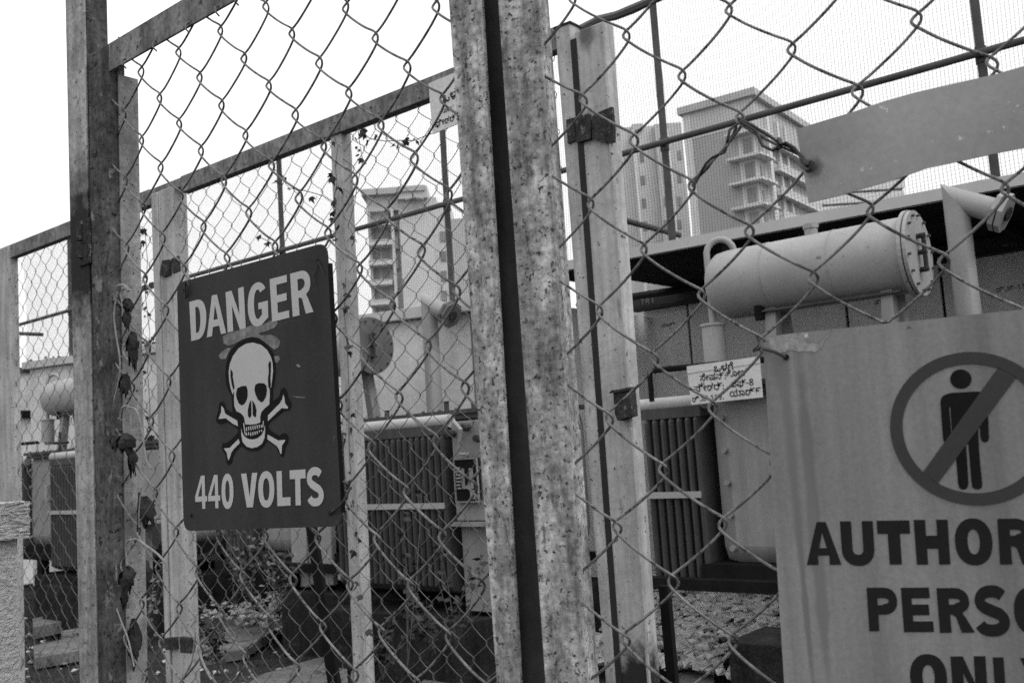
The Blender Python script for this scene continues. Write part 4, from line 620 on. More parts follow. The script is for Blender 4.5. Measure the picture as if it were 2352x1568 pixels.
# ------------------------------------------------------------------ chain link
def poly_node(terms, coef, plane, off=0.0):
    def f(i, j):
        a = b = 0.0
        for (p, q_), (cx, cz) in zip(terms, coef):
            k = (i**p)*(j**q_); a += cx*k; b += cz*k
        return plane.at(a, b+1.4, off)
    return f
def chain_wire(node, nrm, c, j0, j1, r, over, deep, per=12, n=5, jit=.0):
    """one flattened spiral between node columns c and c+1, going down from row j0 to row j1: the falling-right
    runs lie in front, the falling-left runs behind, and the bends hook round the neighbour at the nodes"""
    pts = []; steps = int((j0-j1)*per); ph = c % 2
    rx = [random.uniform(-jit, jit) for _ in range(int(j0-j1)+4)]; ry = [random.uniform(-jit, jit) for _ in rx]
    for s in range(steps+1):
        j = j0-s/per
        k = math.floor(ph-j); f = (ph-j)-k                # k-th run, fraction f down it; a run starts at the left column when k is even
        hold = .10
        if f < hold: u = -.5*math.sin(math.pi*.5*(1-f/hold)) if False else 0.0
        elif f > 1-hold: u = 1.0
        else:
            v = (f-hold)/(1-2*hold); u = v**1.22
        e = over*(1-min(1, min(f, 1-f)/(hold*1.6)))        # beyond the node while the wire is hooked
        g = (u+e) if f > .5 else (u-e)
        if k % 2: g = 1-g
        side = -1 if k % 2 == 0 else 1
        a = min(1, min(f, 1-f)/.16); off = deep*side*math.sin(a*math.pi/2)
        kk = int(j0-j); fr = (j0-j)-kk
        wx = rx[kk]*(1-fr)+rx[kk+1]*fr; wz = ry[kk]*(1-fr)+ry[kk+1]*fr
        pts.append(node(c+g, j)+nrm*off+Vector((wx, 0, wz)))
    for _ in range(2):
        pts = [pts[0]]+[(pts[i-1]+pts[i]*2+pts[i+1])*.25 for i in range(1, len(pts)-1)]+[pts[-1]]
    return MB().tube(pts, r, n)
DIRN = -1
T10 = [(0,0),(1,0),(0,1),(2,0),(1,1),(0,2),(3,0),(2,1),(1,2),(0,3)]

# ------------------------------------------------------------------ far fence
FFY = 2.35384
PF = Plane((0, FFY, 0), 0.0)
fw = onY(700, 600, FFY)
ff = thing('chain_link_fence', (-3.6, FFY, 0), 'white-painted chain link fence between the gate and the transformers, ivy on it', 'fence')
nodeF = lambda i, j: PF.at(-2.26115+.0574517*i+.00180808*j*.3, .479575+.0572006*j+.000638*i+1.4+.004*math.sin(i*.9+j*.35), .006*math.sin(i*.5+j*.3))
zr0, zr1 = onY(574, 388, FFY).z, onY(574, 347, FFY).z
jt = (zr0+.02-1.4-.479575)/.0572; jb = (-1.36-.479575)/.0572
iL = int((onY(-40, 900, FFY).x+2.26)/.0574)-1; iR = int((onY(1290, 300, FFY).x+2.2)/.0574)+1
for c in range(iL, iR):
    nd = lambda i, j, c=c: nodeF(i, j)+Vector((.0016*math.sin(j*2.1+c), 0, .0018*math.sin(j*1.3+c*2)))
    chain_wire(nd, Yv, c, round(jt)+.0, jb, .0014, .11, .0036, per=12, n=4, jit=.0012).build('wire', 'wire_far', ff, smooth=True)
def post(name, par, l0, l1, r0_, r1_, Y, depth, mat, ztop, zbot=0, bevel=.004, **kw):
    a0, a1, b0, b1 = (onY(*l0, Y), onY(*l1, Y), onY(*r0_, Y), onY(*r1_, Y))
    lo = (extend(a0, a1, zbot), extend(b0, b1, zbot)); hi = (extend(a0, a1, ztop), extend(b0, b1, ztop))
    return col_prism(lo, hi, Yv*depth).build(name, mat, par, bevel=bevel, smooth=bevel > 0, **kw)
Yf = FFY-.03
post('post', ff, (-14, 600), (0, 1568), (20, 600), (36, 1568), Yf, .05, 'far_paint', zr1-.01)
post('post', ff, (347, 470), (381, 1568), (362, 465), (393, 1568), Yf, .06, 'far_paint', zr0+.04)
post('post', ff, (364, 470), (396, 1568), (395, 465), (424, 1568), Yf, .075, 'far_paint', zr0+.04)
post('post', ff, (758, 310), (812, 1568), (783, 305), (837, 1568), Yf+.02, .05, 'far_paint', zr0+.01)
za = onY(1310, 52, Yf).z; zc3 = onY(1387, 48, Yf).z
post('post', ff, (1277, 99), (1391, 1568), (1309, 60), (1416, 1568), Yf, .05, 'far_paint', za+.0)
_g = onY(1350, 300, Yf); _q = lambda x, y: tuple(onY(x, y, Yf)-Vector((_g.x, Yf, 0)))
M['far_paint_scar'] = grey('chalky white post paint rusting round the hinge weld', .38, .85, (5, .2), (50, .12), spots=(45, .62, .07), spots2=(24, .60, .10, .7), streak=(30, .3, .08), bump=(60, .25, .004), spec=.15,
                           stain=[(_q(1345, 296), .040, .9, .035), (_q(1395, 290), .028, .8, .03), (_q(1345, 75), .03, .6, .12), (_q(1470, 1575), .10, .9, .025), (_q(1430, 925), .016, .8, .04)])
gp = thing('gate_post', (onY(1350, 300, Yf).x, Yf, 0), 'wide white-painted channel post with rusty hinge scars, right of the rusty gate stiles', 'post')
post('channel', gp, (1317, 60), (1425, 1568), (1387, 48), (1494, 1568), Yf, .05, 'far_paint_scar', zc3)
post('slot', gp, (1307, 60), (1415, 1568), (1320, 48), (1428, 1568), Yf-.002, .012, 'dark_slot', zc3-.02, bevel=0)
# rounded lip along the channel face
a0, a1 = onY(1401-18, 48, Yf-.004), onY(1509-18, 1568, Yf-.004)
MB().tube([extend(a0, a1, .0), extend(a0, a1, zc3-.01)], .006, 6).build('lip', 'far_paint', gp, smooth=True)
def patch(par, pts, Y, th, mat, name):
    f = [onY(x, y, Y) for x, y in pts]; n_ = len(f); mb = MB()
    mb.loft([[p for p in f], [p+Vector((0, th, 0)) for p in f]]); return mb.build(name, mat, par)
patch(gp, [(1321, 268), (1352, 262), (1358, 290), (1356, 318), (1330, 326), (1322, 322)], Yf-.012, .012, 'rusty_black', 'hinge_scar')
patch(gp, [(1366, 262), (1404, 245), (1408, 285), (1409, 326), (1390, 328), (1360, 318), (1360, 268)], Yf-.014, .013, 'rusty_black', 'hinge_scar')
patch(gp, [(1300, 275), (1318, 270), (1322, 322), (1304, 330)], Yf-.008, .01, 'rusty_black', 'hinge_scar')
patch(gp, [(1408, 898), (1446, 888), (1452, 955), (1418, 966), (1412, 950)], Yf-.03, .03, 'rusty_black', 'latch_box')
patch(gp, [(1398, 903), (1404, 896), (1448, 890), (1449, 896)], Yf-.036, .006, 'rusty_black', 'latch_lip')
cpx = onY(1277, 99, Yf)
MB().box((cpx.x-.004, Yf-.004, za-.001), (onY(1312, 60, Yf).x, Yf+.055, za+.004)).build('cap', 'rusty_black', ff)
patch(ff, [(372, 598), (388, 596), (389, 630), (374, 636), (366, 632)], Yf-.012, .012, 'rusty_black', 'latch')
patch(ff, [(393, 594), (408, 588), (410, 622), (396, 628)], Yf-.012, .012, 'rusty_black', 'latch')
patch(ff, [(378, 1465), (400, 1463), (401, 1490), (380, 1492)], Yf-.02, .02, 'rusty_black', 'latch')
patch(ff, [(412, 1462), (436, 1465), (438, 1500), (414, 1498)], Yf-.02, .02, 'rusty_black', 'latch')
xl = onY(-60, 600, FFY).x
MB().box((xl, FFY-.02, zr0), (onY(352, 460, FFY).x, FFY+.02, zr1)).build('top_rail', 'far_rail', ff, bevel=.003, smooth=True)
MB().box((onY(425, 440, FFY).x, FFY-.02, zr0), (onY(1309, 70, FFY).x, FFY+.02, zr1)).build('top_rail', 'far_rail', ff, bevel=.003, smooth=True)
MB().box((onY(352, 460, FFY).x, FFY-.015, zr0+.03), (onY(425, 440, FFY).x, FFY+.02, zr1-.003)).build('top_rail', 'far_rail', ff)

# Kannada notices
def dec(s): return [S62.index(s[i])*64+S62.index(s[i+1]) for i in range(0, len(s), 2)]
S62 = '0123456789abcdefghijklmnopqrstuvwxyzABCDEFGHIJKLMNOPQRSTUVWXYZ-_'
def kn_line(mb, key, P, t, z, h, off):
    """writing line: lower left corner at (t, z) on plane P, letter height h"""
    v, f = KN[key]; v = dec(v); f = dec(f); s = h/.6
    pts = [P.at(t+(v[i]/100-.1)*s, z+(v[i+1]/100-.3)*s, off) for i in range(0, len(v), 2)]
    mb.add(pts, [f[i:i+3] for i in range(0, len(f), 3)])
def plate(P, quad, th, off, name, mat, par, r=.0, bevel=0):
    a = [P.hit(x, y, off) for x, y in quad]
    return MB().loft([a, [p+P.n*th for p in a]]).build(name, mat, par, bevel=bevel)
PK = Plane((0, 4.72, 0), 0.0)
k0 = onY(1578, 870, 4.72)
kn = thing('notice_board', k0, 'small white enamel notice with Kannada lettering, beside the upper left corner of the yellow sign', 'notice')
plate(PK, [(1577, 841), (1744, 818), (1752, 912), (1588, 929)], .004, 0, 'plate', 'plate_white', kn)
tx = MB()
def ln(key, px, py, hpx, s=1):
    t, z = PK.co(px, py); h = (onY(px, py-hpx, 4.72)-onY(px, py, 4.72)).z; q_ = MB(); kn_line(q_, key, PK, t, z, h, -.002); q_.build('lettering', 'sign_black', kn)
ln('a', 1640, 854, 19); ln('b', 1608, 875, 17); ln('t', 1610, 884, 9); ln('c', 1668, 866, 17)
ln('d', 1594, 900, 18); ln('e', 1678, 889, 17); ln('f', 1590, 923, 14); ln('g', 1676, 911, 18)
MB().tube([PK.hit(1579, 858, -.001), PK.hit(1746, 834, -.001)], .0012, 4).build('rule', 'stencil_dark', kn)
PK2 = Plane((0, FFY-.03, 0), 0.0)
kn2 = thing('notice_board', onY(1015, 300, FFY), 'white notice plate hanging at the far top rail, half hidden by the gate stile', 'notice')
plate(PK2, [(984, 192), (1084, 150), (1092, 268), (993, 308)], .004, 0, 'plate', 'plate_white', kn2)
tx = MB()
def ln2(key, px, py, hpx):
    t, z = PK2.co(px, py); h = (onY(px, py-hpx, FFY-.03)-onY(px, py, FFY-.03)).z; q_ = MB(); kn_line(q_, key, PK2, t, z, h, -.002); q_.build('lettering', 'sign_black', kn2)
ln2('a', 1017, 237, 24); ln2('c', 1012, 263, 13); ln2('d', 1000, 293, 16)
# stencilled words on wall and beam
def px_text(mb, s, quads, hit, sw=.27, sh=.17):
    for ch, qd in zip(s, quads): put_glyph(mb, ch, qd, hit, sw, sh)
hb = lambda x, y: onY(x, y, WY-.094)
tr = MB()
def tri_(mb, x, y, w_, h_, sl, ch): put_glyph(mb, ch, [(x, y), (x+w_, y-sl), (x+w_+1, y-sl+h_), (x+1, y+h_)], hb)
tri_(tr, 1471, 687, 9, 13, 1, 'T'); tri_(tr, 1482, 685, 10, 13, 1, 'R'); tri_(tr, 1497, 683, 4, 13, 0, 'I')
tri_(tr, 2302, 562, 14, 17, 2, 'T'); tri_(tr, 2322, 559, 15, 17, 2, 'R'); tri_(tr, 2347, 555, 14, 17, 2, 'Z')
tr.build('stencil_lettering', 'stencil', bl)
S62b = MB()
for px, py, hp, key in ((2008, 699, 10, 'd'), (2288, 672, 13, 'f'), (1518, 752, 9, 'g')):
    t, z = onY(px, py, WY-.004).x, onY(px, py, WY-.004).z; h = (onY(px, py-hp, WY)-onY(px, py, WY)).z
    kn_line(S62b, key, Plane((0, WY-.004, 0), 0), t, z, h, 0)
S62b.build('stencil_lettering', 'stencil_dark', bl)

# ------------------------------------------------------------------ ivy on the far fence
def leaf_mesh(s):
    """small lobed leaf with a fold"""
    o = [(0, 0, 0), (.35, .1, .12), (.5, .5, .05), (.2, .55, .1), (0, 1.1, -.1), (-.22, .5, .1), (-.5, .55, .04), (-.32, .1, .12), (0, .45, -.03)]
    vs = [Vector((a*s, c*s, -b*s)) for a, b, c in o]; me = D.meshes.new('leaf')
    me.from_pydata([tuple(v) for v in vs], [], [(0, 1, 8), (1, 2, 8), (2, 3, 8), (3, 4, 8), (4, 5, 8), (5, 6, 8), (6, 7, 8), (7, 0, 8)]); return me
LM = leaf_mesh(.030); LM.materials.append(M['leaf'])
def ivy(path, nleaf, label, Y, mat='stem_dark', size=1.0, grp='ivy strands on the far fence'):
    P_ = [onY(x, y, Y) for x, y in path]
    t = thing('ivy_vine', P_[0], label, 'vine', grp)
    MB().tube([p+Vector((random.uniform(-.006, .006), 0, random.uniform(-.006, .006))) for p in P_], .0016, 4).build('stem', mat, t)
    for _ in range(nleaf):
        k = random.randrange(len(P_)-1); p = P_[k].lerp(P_[k+1], random.random())
        o = D.objects.new('leaf', LM); COL.objects.link(o); o.parent = t
        o.location = p-P_[0]+Vector((random.uniform(-.02, .02), random.uniform(-.02, .015), random.uniform(-.01, .015)))
        o.rotation_euler = (random.uniform(-.9, .9), random.uniform(-.8, .8), random.uniform(-1.6, 1.6)); s = random.uniform(.45, 1.25)*size; o.scale = (s, s, s)
ivy([(770, 560), (772, 520), (765, 470), (775, 420), (768, 380), (776, 340), (768, 312)], 13, 'ivy strand climbing the upper half of the ivy-covered far post', FFY-.05)
ivy([(823, 560), (800, 520), (815, 470), (822, 420), (832, 370), (826, 330), (822, 292)], 13, 'ivy strand hanging just right of the ivy-covered far post', FFY-.02)
ivy([(822, 300), (850, 318), (885, 325), (920, 325), (950, 322), (990, 305)], 10, 'ivy strand running sideways below the far top rail', FFY-.02)
ivy([(640, 400), (665, 428), (700, 440), (740, 452), (765, 470)], 9, 'short ivy strand left of the ivy-covered far post, above the danger sign', FFY-.02)
ivy([(795, 640), (792, 720), (798, 800), (803, 900), (800, 1000), (806, 1080)], 20, 'ivy strand down the middle of the ivy-covered far post beside the danger sign', FFY-.05)
ivy([(800, 1100), (815, 1200), (822, 1320), (835, 1420), (838, 1500)], 12, 'ivy strand at the foot of the ivy-covered far post', FFY-.05, mat='stem')
ivy([(332, 520), (338, 600), (334, 680), (345, 760), (338, 850), (345, 940), (338, 1010)], 20, 'ivy strand hanging left of the double far post', FFY-.02)
ivy([(318, 500), (322, 560), (320, 640), (326, 700)], 9, 'thin ivy strand hanging beside the left gate post', FFY-.02)
ivy([(590, 545), (607, 548), (622, 560)], 5, 'tiny ivy tip just above the danger sign', FFY-.02)

# ------------------------------------------------------------------ near gate, left leaf
GY = .84893
_h = onY(185, 570, GY-.01); _b = Vector((onY(172, 900, GY-.01).x, GY-.01, 0))
M['post_grey_hinge'] = grey('weathered post paint stained round the hinge', .30, .85, (12, .3), (90, .25), spots=(95, .59, .05), spots2=(50, .60, .06, .7), streak=(30, .45, .12), bump=(110, .4, .004), spec=.12,
                            stain=[((_h.x-_b.x, 0, _h.z), .085, .6, .022)])
PG = Plane((0, GY, 0), 0.0)
Yg = GY-.010
zt1 = onY(240, 105, Yg).z; zt0 = onY(246, 166, Yg).z
gl = thing('gate_leaf', (onY(700, 900, GY).x, GY, 0), 'left leaf of the rusty chain link gate, carrying the danger sign', 'gate')
cL = [[-1.44696, .663761], [.0554389, -.000816505], [.0027155, .0579026], [.000390861, -.000134696], [-1.51249e-05, .000166498], [.000446667, -1.9435e-05],
      [-2.80492e-05, 1.49605e-05], [-9.77575e-06, -1.96896e-06], [-8.40891e-06, 9.26945e-06], [1.35274e-05, -8.69949e-07]]
def clampj(f):
    def g(i, j):
        if j < -17: return f(i, -17)+(f(i, -17)-f(i, -18))*(-17-j)*-1*-1 if False else f(i, -17)-Vector((0, 0, .0579*(-17-j)))
        return f(i, j)
    return g
_nl = clampj(poly_node(T10, cL, PG, .0))
_s0, _s1 = onY(1070, 0, GY), onY(1168, 1568, GY)
def nodeL(i, j):
    p = _nl(i, j); p.x = min(p.x, extend(_s0, _s1, p.z).x); return p
for c in range(-2, 14):
    top = 1.0 if c % 2 else 1.0
    chain_wire(nodeL, Yv, c, 1.25, -30, .0016, .12, .0042, per=18, n=6, jit=.0022).build('wire', 'wire', gl, smooth=True)
a = post('stile', gl, (200, 0), (226, 1568), (247, 0), (268, 1568), Yg, .030, 'gate_rust', zt1, .12, bevel=.002)
# the pale return leg of the angle, facing the opening
a0, a1 = onY(247.6, 0, Yg), onY(268.6, 1568, Yg)
lo, hi = extend(a0, a1, .12), extend(a0, a1, zt0-.002)
MB().hexa([lo+Vector((0, .016, 0)), lo+Vector((.003, .016, 0)), lo+Vector((.003, .052, 0)), lo+Vector((0, .052, 0))],
          [hi+Vector((0, .016, 0)), hi+Vector((.003, .016, 0)), hi+Vector((.003, .052, 0)), hi+Vector((0, .052, 0))]).build('stile_leg', 'gate_mid', gl)
xr = onY(1060, 10, Yg).x
MB().box((onY(246, 120, Yg).x, Yg+.001, zt0), (xr, Yg+.005, zt1)).build('top_rail', 'post_grey', gl, bevel=.0012, smooth=True)
MB().box((onY(246, 120, Yg).x, Yg+.0055, zt1-.004), (xr, Yg+.035, zt1)).build('top_rail_flange', 'gate_rust', gl)
post('meeting_stile', gl, (1030, 0), (1140, 1568), (1105, 0), (1194, 1568), Yg, .006, 'gate_pale', zt1+.3, .12, bevel=.0015)
post('gap_shade_strip', gl, (1098, 0), (1188, 1568), (1160, 0), (1262, 1568), Yg+.022, .006, 'gap', zt1+.3, .12, bevel=0)  # strip closing the gap between the stiles, recess shade in its colour
MB().box((onY(226, 1400, Yg).x, Yg, .12), (onY(1150, 1568, Yg).x, Yg+.03, .16)).build('bottom_rail', 'gate_mid', gl)
# bits of bent wire where the mesh is hooked over the rail
for px, py in ((503, 5), (436, 96), (360, 100), (290, 142), (548, 3)):
    p = onY(px, py, Yg); q_ = Vector((p.x, Yg-.003, zt0))
    MB().tube([q_+Vector((-.004, .01, .012)), q_+Vector((-.002, -.003, .0)), q_+Vector((.003, -.005, -.010)), q_+Vector((.001, .002, -.013))], .0014, 5).build('wire_hook', 'wire', gl)
# hinge
hg = MB()
hp = post('hinge', gl, (178, 500), (180, 625), (205, 498), (207, 620), Yg-.004, .004, 'rusty_black', onY(190, 507, Yg).z, onY(190, 612, Yg).z, bevel=.003)
hx = onY(192, 560, Yg).x
for z_ in (onY(192, 535, Yg).z, onY(192, 575, Yg).z): MB().tube([(hx, Yg-.006, z_-.014), (hx, Yg-.006, z_+.014)], .006, 10).build('hinge_knuckle', 'rusty_black', gl, smooth=True)

gp2 = thing('gate_post', (onY(172, 900, Yg).x, Yg, 0), 'weathered pale grey post at the far left carrying the gate hinge', 'post')
zpt = onY(200, -160, Yg).z
post('front_face', gp2, (150, 0), (183, 1568), (192, 0), (224, 1568), Yg, .004, 'post_grey_hinge', zpt, 0, bevel=.001)
a0, a1 = onY(193, 0, Yg), onY(225, 1568, Yg); lo, hi = extend(a0, a1, 0), extend(a0, a1, zpt)
MB().hexa([lo+Vector((-.003, .004, 0)), lo+Vector((0, .004, 0)), lo+Vector((0, .043, 0)), lo+Vector((-.003, .043, 0))],
          [hi+Vector((-.003, .004, 0)), hi+Vector((0, .004, 0)), hi+Vector((0, .043, 0)), hi+Vector((-.003, .043, 0))]).build('side_face', 'gate_rust', gp2)

# ------------------------------------------------------------------ near gate, right leaf
PR = Plane((-.68110566, .84459271, 0), R(12.5))
cR = [[.155694, .430513], [.0561401, .000300354], [-.000561204, .0585396], [.000179149, 9.10388e-06], [7.22306e-05, -4.76917e-05], [-1.51653e-05, 8.39205e-05]]
_nr = clampj(poly_node(T10[:6], cR, PR, .0))
_r0, _r1 = PR.hit(1195, 0), PR.hit(1305, 1568)
def nodeR(i, j):
    p = _nr(i, j); e = (extend(_r0, _r1, p.z)-p).dot(PR.t)
    return p+PR.t*e if e > 0 else p
gr = thing('gate_leaf', PR.at(.4, 0), 'right leaf of the chain link gate, carrying the no-entry sign', 'gate')
for c in range(-2, 15):
    chain_wire(nodeR, PR.n, c, 5.0, -24, .00155, .10, .0042, per=18, n=6, jit=.002).build('wire', 'wire', gr, smooth=True)
def rpost(name, l0, l1, r0_, r1_, off, depth, mat, zt_, zb_=.12, par=None, bevel=.0015):
    a0, a1, b0, b1 = (PR.hit(*l0, off), PR.hit(*l1, off), PR.hit(*r0_, off), PR.hit(*r1_, off))
    return col_prism((extend(a0, a1, zb_), extend(b0, b1, zb_)), (extend(a0, a1, zt_), extend(b0, b1, zt_)), PR.n*depth).build(name, mat, par or gr, bevel=bevel, smooth=True)
ZR = 2.35
rpost('stile', (1143, 0), (1252, 1568), (1235, 0), (1350, 1568), -.010, .005, 'gate_pale', ZR)
rpost('stile_leg', (1231, 0), (1346, 1568), (1236, 0), (1351, 1568), -.0045, .030, 'gate_pale', ZR)
a = [PR.at(.05, ZR-.06, -.01), PR.at(.85, ZR-.06, -.01)]
MB().hexa([a[0], a[1], a[1]+PR.n*.004, a[0]+PR.n*.004], [p+Zv*.05 for p in (a[0], a[1], a[1]+PR.n*.004, a[0]+PR.n*.004)]).build('top_rail', 'gate_pale', gr)
MB().hexa([p+Zv*(.12-ZR+.06) for p in (a[0], a[1], a[1]+PR.n*.004, a[0]+PR.n*.004)], [p+Zv*(.17-ZR+.06) for p in (a[0], a[1], a[1]+PR.n*.004, a[0]+PR.n*.004)]).build('bottom_rail', 'gate_pale', gr)
b_ = [PR.at(.84, .12, -.01), PR.at(.89, .12, -.01)]
MB().hexa([b_[0], b_[1], b_[1]+PR.n*.03, b_[0]+PR.n*.03], [p+Zv*(ZR-.12) for p in (b_[0], b_[1], b_[1]+PR.n*.03, b_[0]+PR.n*.03)]).build('stile', 'gate_pale', gr)

# ------------------------------------------------------------------ DANGER sign
adir = R(2.3)
pt = PG.hit(757, 557, -.012)
PS = Plane((pt.x, pt.y, 0), adir)
hitS = lambda x, y, o=0.0: PS.hit(x, y, o)
ds = thing('danger_sign', hitS(600, 900), 'dark rectangular sign with skull and crossbones reading DANGER 440 VOLTS', 'sign')
TLc, TRc, BRc, BLc = PS.co(406, 650), PS.co(750, 556), PS.co(786, 1208), PS.co(422, 1219)
def rounded(cs, r):
    out = []; n_ = len(cs)
    for k in range(n_):
        p = Vector(cs[k]); a = (Vector(cs[k-1])-p).normalized(); b = (Vector(cs[(k+1) % n_])-p).normalized()
        for i in range(6):
            t_ = i/5; q1 = p+a*r*(1-t_)**2+b*r*t_**2; out.append(q1)
    return out
oc = rounded([TLc, TRc, BRc, BLc], .018)
MB().loft([[PS.at(a, b) for a, b in oc], [PS.at(a, b, .002) for a, b in oc]]).build('plate', 'red_sign', ds)
ec = [PS.co(755.5, 604), PS.co(785, 1175)]
MB().hexa([PS.at(ec[1][0]-.0010, ec[1][1], .000), PS.at(ec[1][0]+.0005, ec[1][1], .000), PS.at(ec[1][0]+.0005, ec[1][1], .006), PS.at(ec[1][0]-.0010, ec[1][1], .006)],
          [PS.at(ec[0][0]-.0010, ec[0][1], .000), PS.at(ec[0][0]+.0005, ec[0][1], .000), PS.at(ec[0][0]+.0005, ec[0][1], .006), PS.at(ec[0][0]-.0010, ec[0][1], .006)]).build('edge_shadow_strip', 'sign_black', ds)  # black strip paints the shadow along the plate's right edge
A_ = lambda x, y: (402+x*.2198, 545.6+y*.2198)
def spoly(name, mat, off, polys):
    mb = MB()
    for po in polys:
        if isinstance(po, tuple): o_, hs = po
        else: o_, hs = po, []
        mb.poly([hitS(*A_(x, y), off) for x, y in o_], [[hitS(*A_(x, y), off) for x, y in h] for h in hs])
    return mb.build(name, mat, ds)
tx = MB(); hA = lambda x, y: hitS(*A_(x, y), -.0006)
for ch, qd, sw in (('D', [(148,672),(328,624),(326,1040),(170,1082)], .34), ('A', [(318,622),(505,575),(534,996),(333,1042)], .27), ('N', [(528,572),(717,512),(740,945),(550,990)], .31),
               ('G', [(755,502),(962,447),(980,893),(765,945)], .31), ('E', [(988,435),(1174,386),(1195,835),(1015,880)], .36), ('R', [(1202,378),(1418,322),(1447,775),(1230,828)], .33)):
    put_glyph(tx, ch, qd, hA, sw, .17)
tx.build('lettering', 'sign_white', ds); tx = MB()
for ch, qd, sw in (('4', [(208,922),(328,914),(338,1260),(212,1268)], .3), ('4', [(343,914),(465,906),(475,1254),(347,1262)], .3), ('0', [(484,905),(608,897),(613,1256),(488,1263)], .32),
               ('V', [(690,897),(860,885),(867,1245),(697,1250)], .30), ('O', [(867,880),(1035,868),(1040,1242),(872,1250)], .30), ('L', [(1060,870),(1200,862),(1208,1228),(1070,1236)], .34),
               ('T', [(1197,862),(1363,850),(1370,1225),(1205,1230)], .28), ('S', [(1380,842),(1540,832),(1552,1222),(1385,1232)], .33)):
    put_glyph(tx, ch, [(x, y+1568) for x, y in qd], hA, sw, .20)
tx.build('lettering', 'sign_white', ds)
for po_ in [[(498,1030),(560,995),(640,975),(720,950),(800,915),(860,925),(930,905),(1000,868),(1060,862),(1075,900),(1040,940),(960,975),(870,1000),(900,1020),(1000,1015),(1060,1035),(1100,1080),(1085,1140),(1040,1170),(960,1110),(880,1050),(800,1035),(700,1065),(620,1110),(560,1130),(505,1105)],
      [(480,1200),(540,1155),(590,1150),(560,1200),(530,1265),(478,1270),(455,1235)], [(1035,1240),(1085,1235),(1098,1270),(1070,1310),(1040,1300)], [(1262,1330),(1290,1318),(1315,1350),(1285,1352)], [(1225,1655),(1280,1660),(1360,1664),(1355,1674),(1270,1670)]]:
    spoly('scraped_patch', 'smear', -.0004, [po_])
spoly('skull_outline', 'sign_black', -.0008, [[(815,1040),(730,1055),(650,1105),(590,1170),(550,1250),(530,1340),(525,1440),(535,1530),(560,1600),(590,1650),(597,1760),(600,1828),(530,1790),(520,1740),(500,1715),(478,1712),(460,1735),(452,1800),(432,1870),(430,1915),(450,1940),(480,1946),(540,1925),(600,1960),(658,1998),(652,2040),(600,2095),(560,2130),(530,2145),(500,2145),(486,2190),(500,2230),(525,2260),(532,2320),(545,2365),(562,2372),(590,2350),(605,2280),(640,2220),(690,2172),(715,2192),(750,2215),(800,2228),(860,2222),(910,2190),(945,2145),(965,2118),(1010,2150),(1060,2190),(1075,2230),(1095,2275),(1118,2288),(1138,2270),(1150,2190),(1180,2130),(1182,2075),(1155,2040),(1120,2043),(1090,2070),(1050,2050),(990,2010),(966,1972),(985,1930),(1060,1870),(1130,1812),(1190,1800),(1212,1765),(1208,1720),(1180,1670),(1165,1600),(1135,1560),(1105,1590),(1090,1650),(1050,1692),(1018,1700),(1018,1600),(1040,1480),(1048,1380),(1042,1280),(1020,1200),(970,1130),(900,1065)]])
spoly('skull', 'sign_white', -.0011, [[(815,1095),(740,1108),(665,1155),(605,1235),(572,1320),(560,1400),(565,1490),(582,1575),(602,1640),(618,1600),(617,1680),(620,1760),(640,1810),(690,1835),(720,1870),(735,1950),(790,1953),(850,1945),(893,1928),(890,1870),(902,1820),(940,1780),(985,1740),(991,1640),(988,1580),(1005,1560),(1015,1480),(1025,1390),(1018,1300),(1000,1240),(960,1170),(900,1120)],
      [(692,1985),(700,2030),(720,2070),(760,2100),(810,2108),(860,2095),(905,2060),(930,2010),(938,1950),(942,2010),(935,2090),(910,2150),(860,2185),(800,2198),(745,2180),(705,2130),(693,2060)],
      [(483,1755),(505,1775),(525,1835),(560,1860),(650,1910),(658,1970),(600,1940),(530,1885),(490,1890),(455,1893),(470,1850),(482,1820)],
      [(1132,1635),(1145,1680),(1150,1730),(1183,1772),(1175,1785),(1115,1780),(1060,1830),(970,1917),(972,1855),(1040,1785),(1095,1730),(1118,1690)],
      [(665,2100),(677,2145),(620,2200),(590,2240),(575,2290),(558,2328),(548,2290),(540,2245),(510,2200),(570,2195)],
      [(967,2055),(1030,2090),(1080,2118),(1148,2110),(1150,2125),(1118,2170),(1112,2260),(1100,2255),(1085,2210),(1062,2175),(1000,2130),(965,2105)],
      [(712,1935),(722,1935),(738,2058),(730,2060)], [(918,1915),(928,1915),(922,1985),(914,1985)]]
      + [[(740+k*22.5, 1978-k*4+(8 if k in (0, 7) else 0)), (751+k*22.5, 1976-k*4), (753+k*22.5, 2016-k*5+(7 if 1 < k < 6 else 0)), (743+k*22.5, 2018-k*5)] for k in range(8)]
      + [[(740+k*22.5, 2034+(6 if 1 < k < 6 else 0)-k*4), (751+k*22.5, 2034+(6 if 1 < k < 6 else 0)-k*4), (752+k*22.5, 2068+(14 if 1 < k < 6 else 0)-k*6), (742+k*22.5, 2068+(14 if 1 < k < 6 else 0)-k*6)] for k in range(8)])
spoly('skull_features', 'sign_black', -.0014, [[(580,1372),(603,1405),(602,1450),(612,1510),(622,1565),(608,1590),(590,1520),(578,1440)], [(990,1283),(1003,1310),(1000,1400),(996,1470),(1000,1540),(990,1585),(975,1560),(970,1480),(980,1400),(975,1320)],
      [(640,1610),(652,1570),(700,1550),(742,1546),(758,1590),(758,1640),(750,1690),(725,1735),(695,1752),(665,1730),(645,1680),(636,1640)],
      [(832,1560),(840,1535),(870,1518),(930,1520),(955,1545),(960,1600),(950,1660),(925,1705),(900,1720),(865,1690),(842,1640),(830,1590)],
      [(795,1695),(775,1730),(760,1800),(762,1860),(780,1885),(798,1860)], [(808,1698),(835,1740),(851,1800),(845,1870),(830,1875),(812,1850)]])
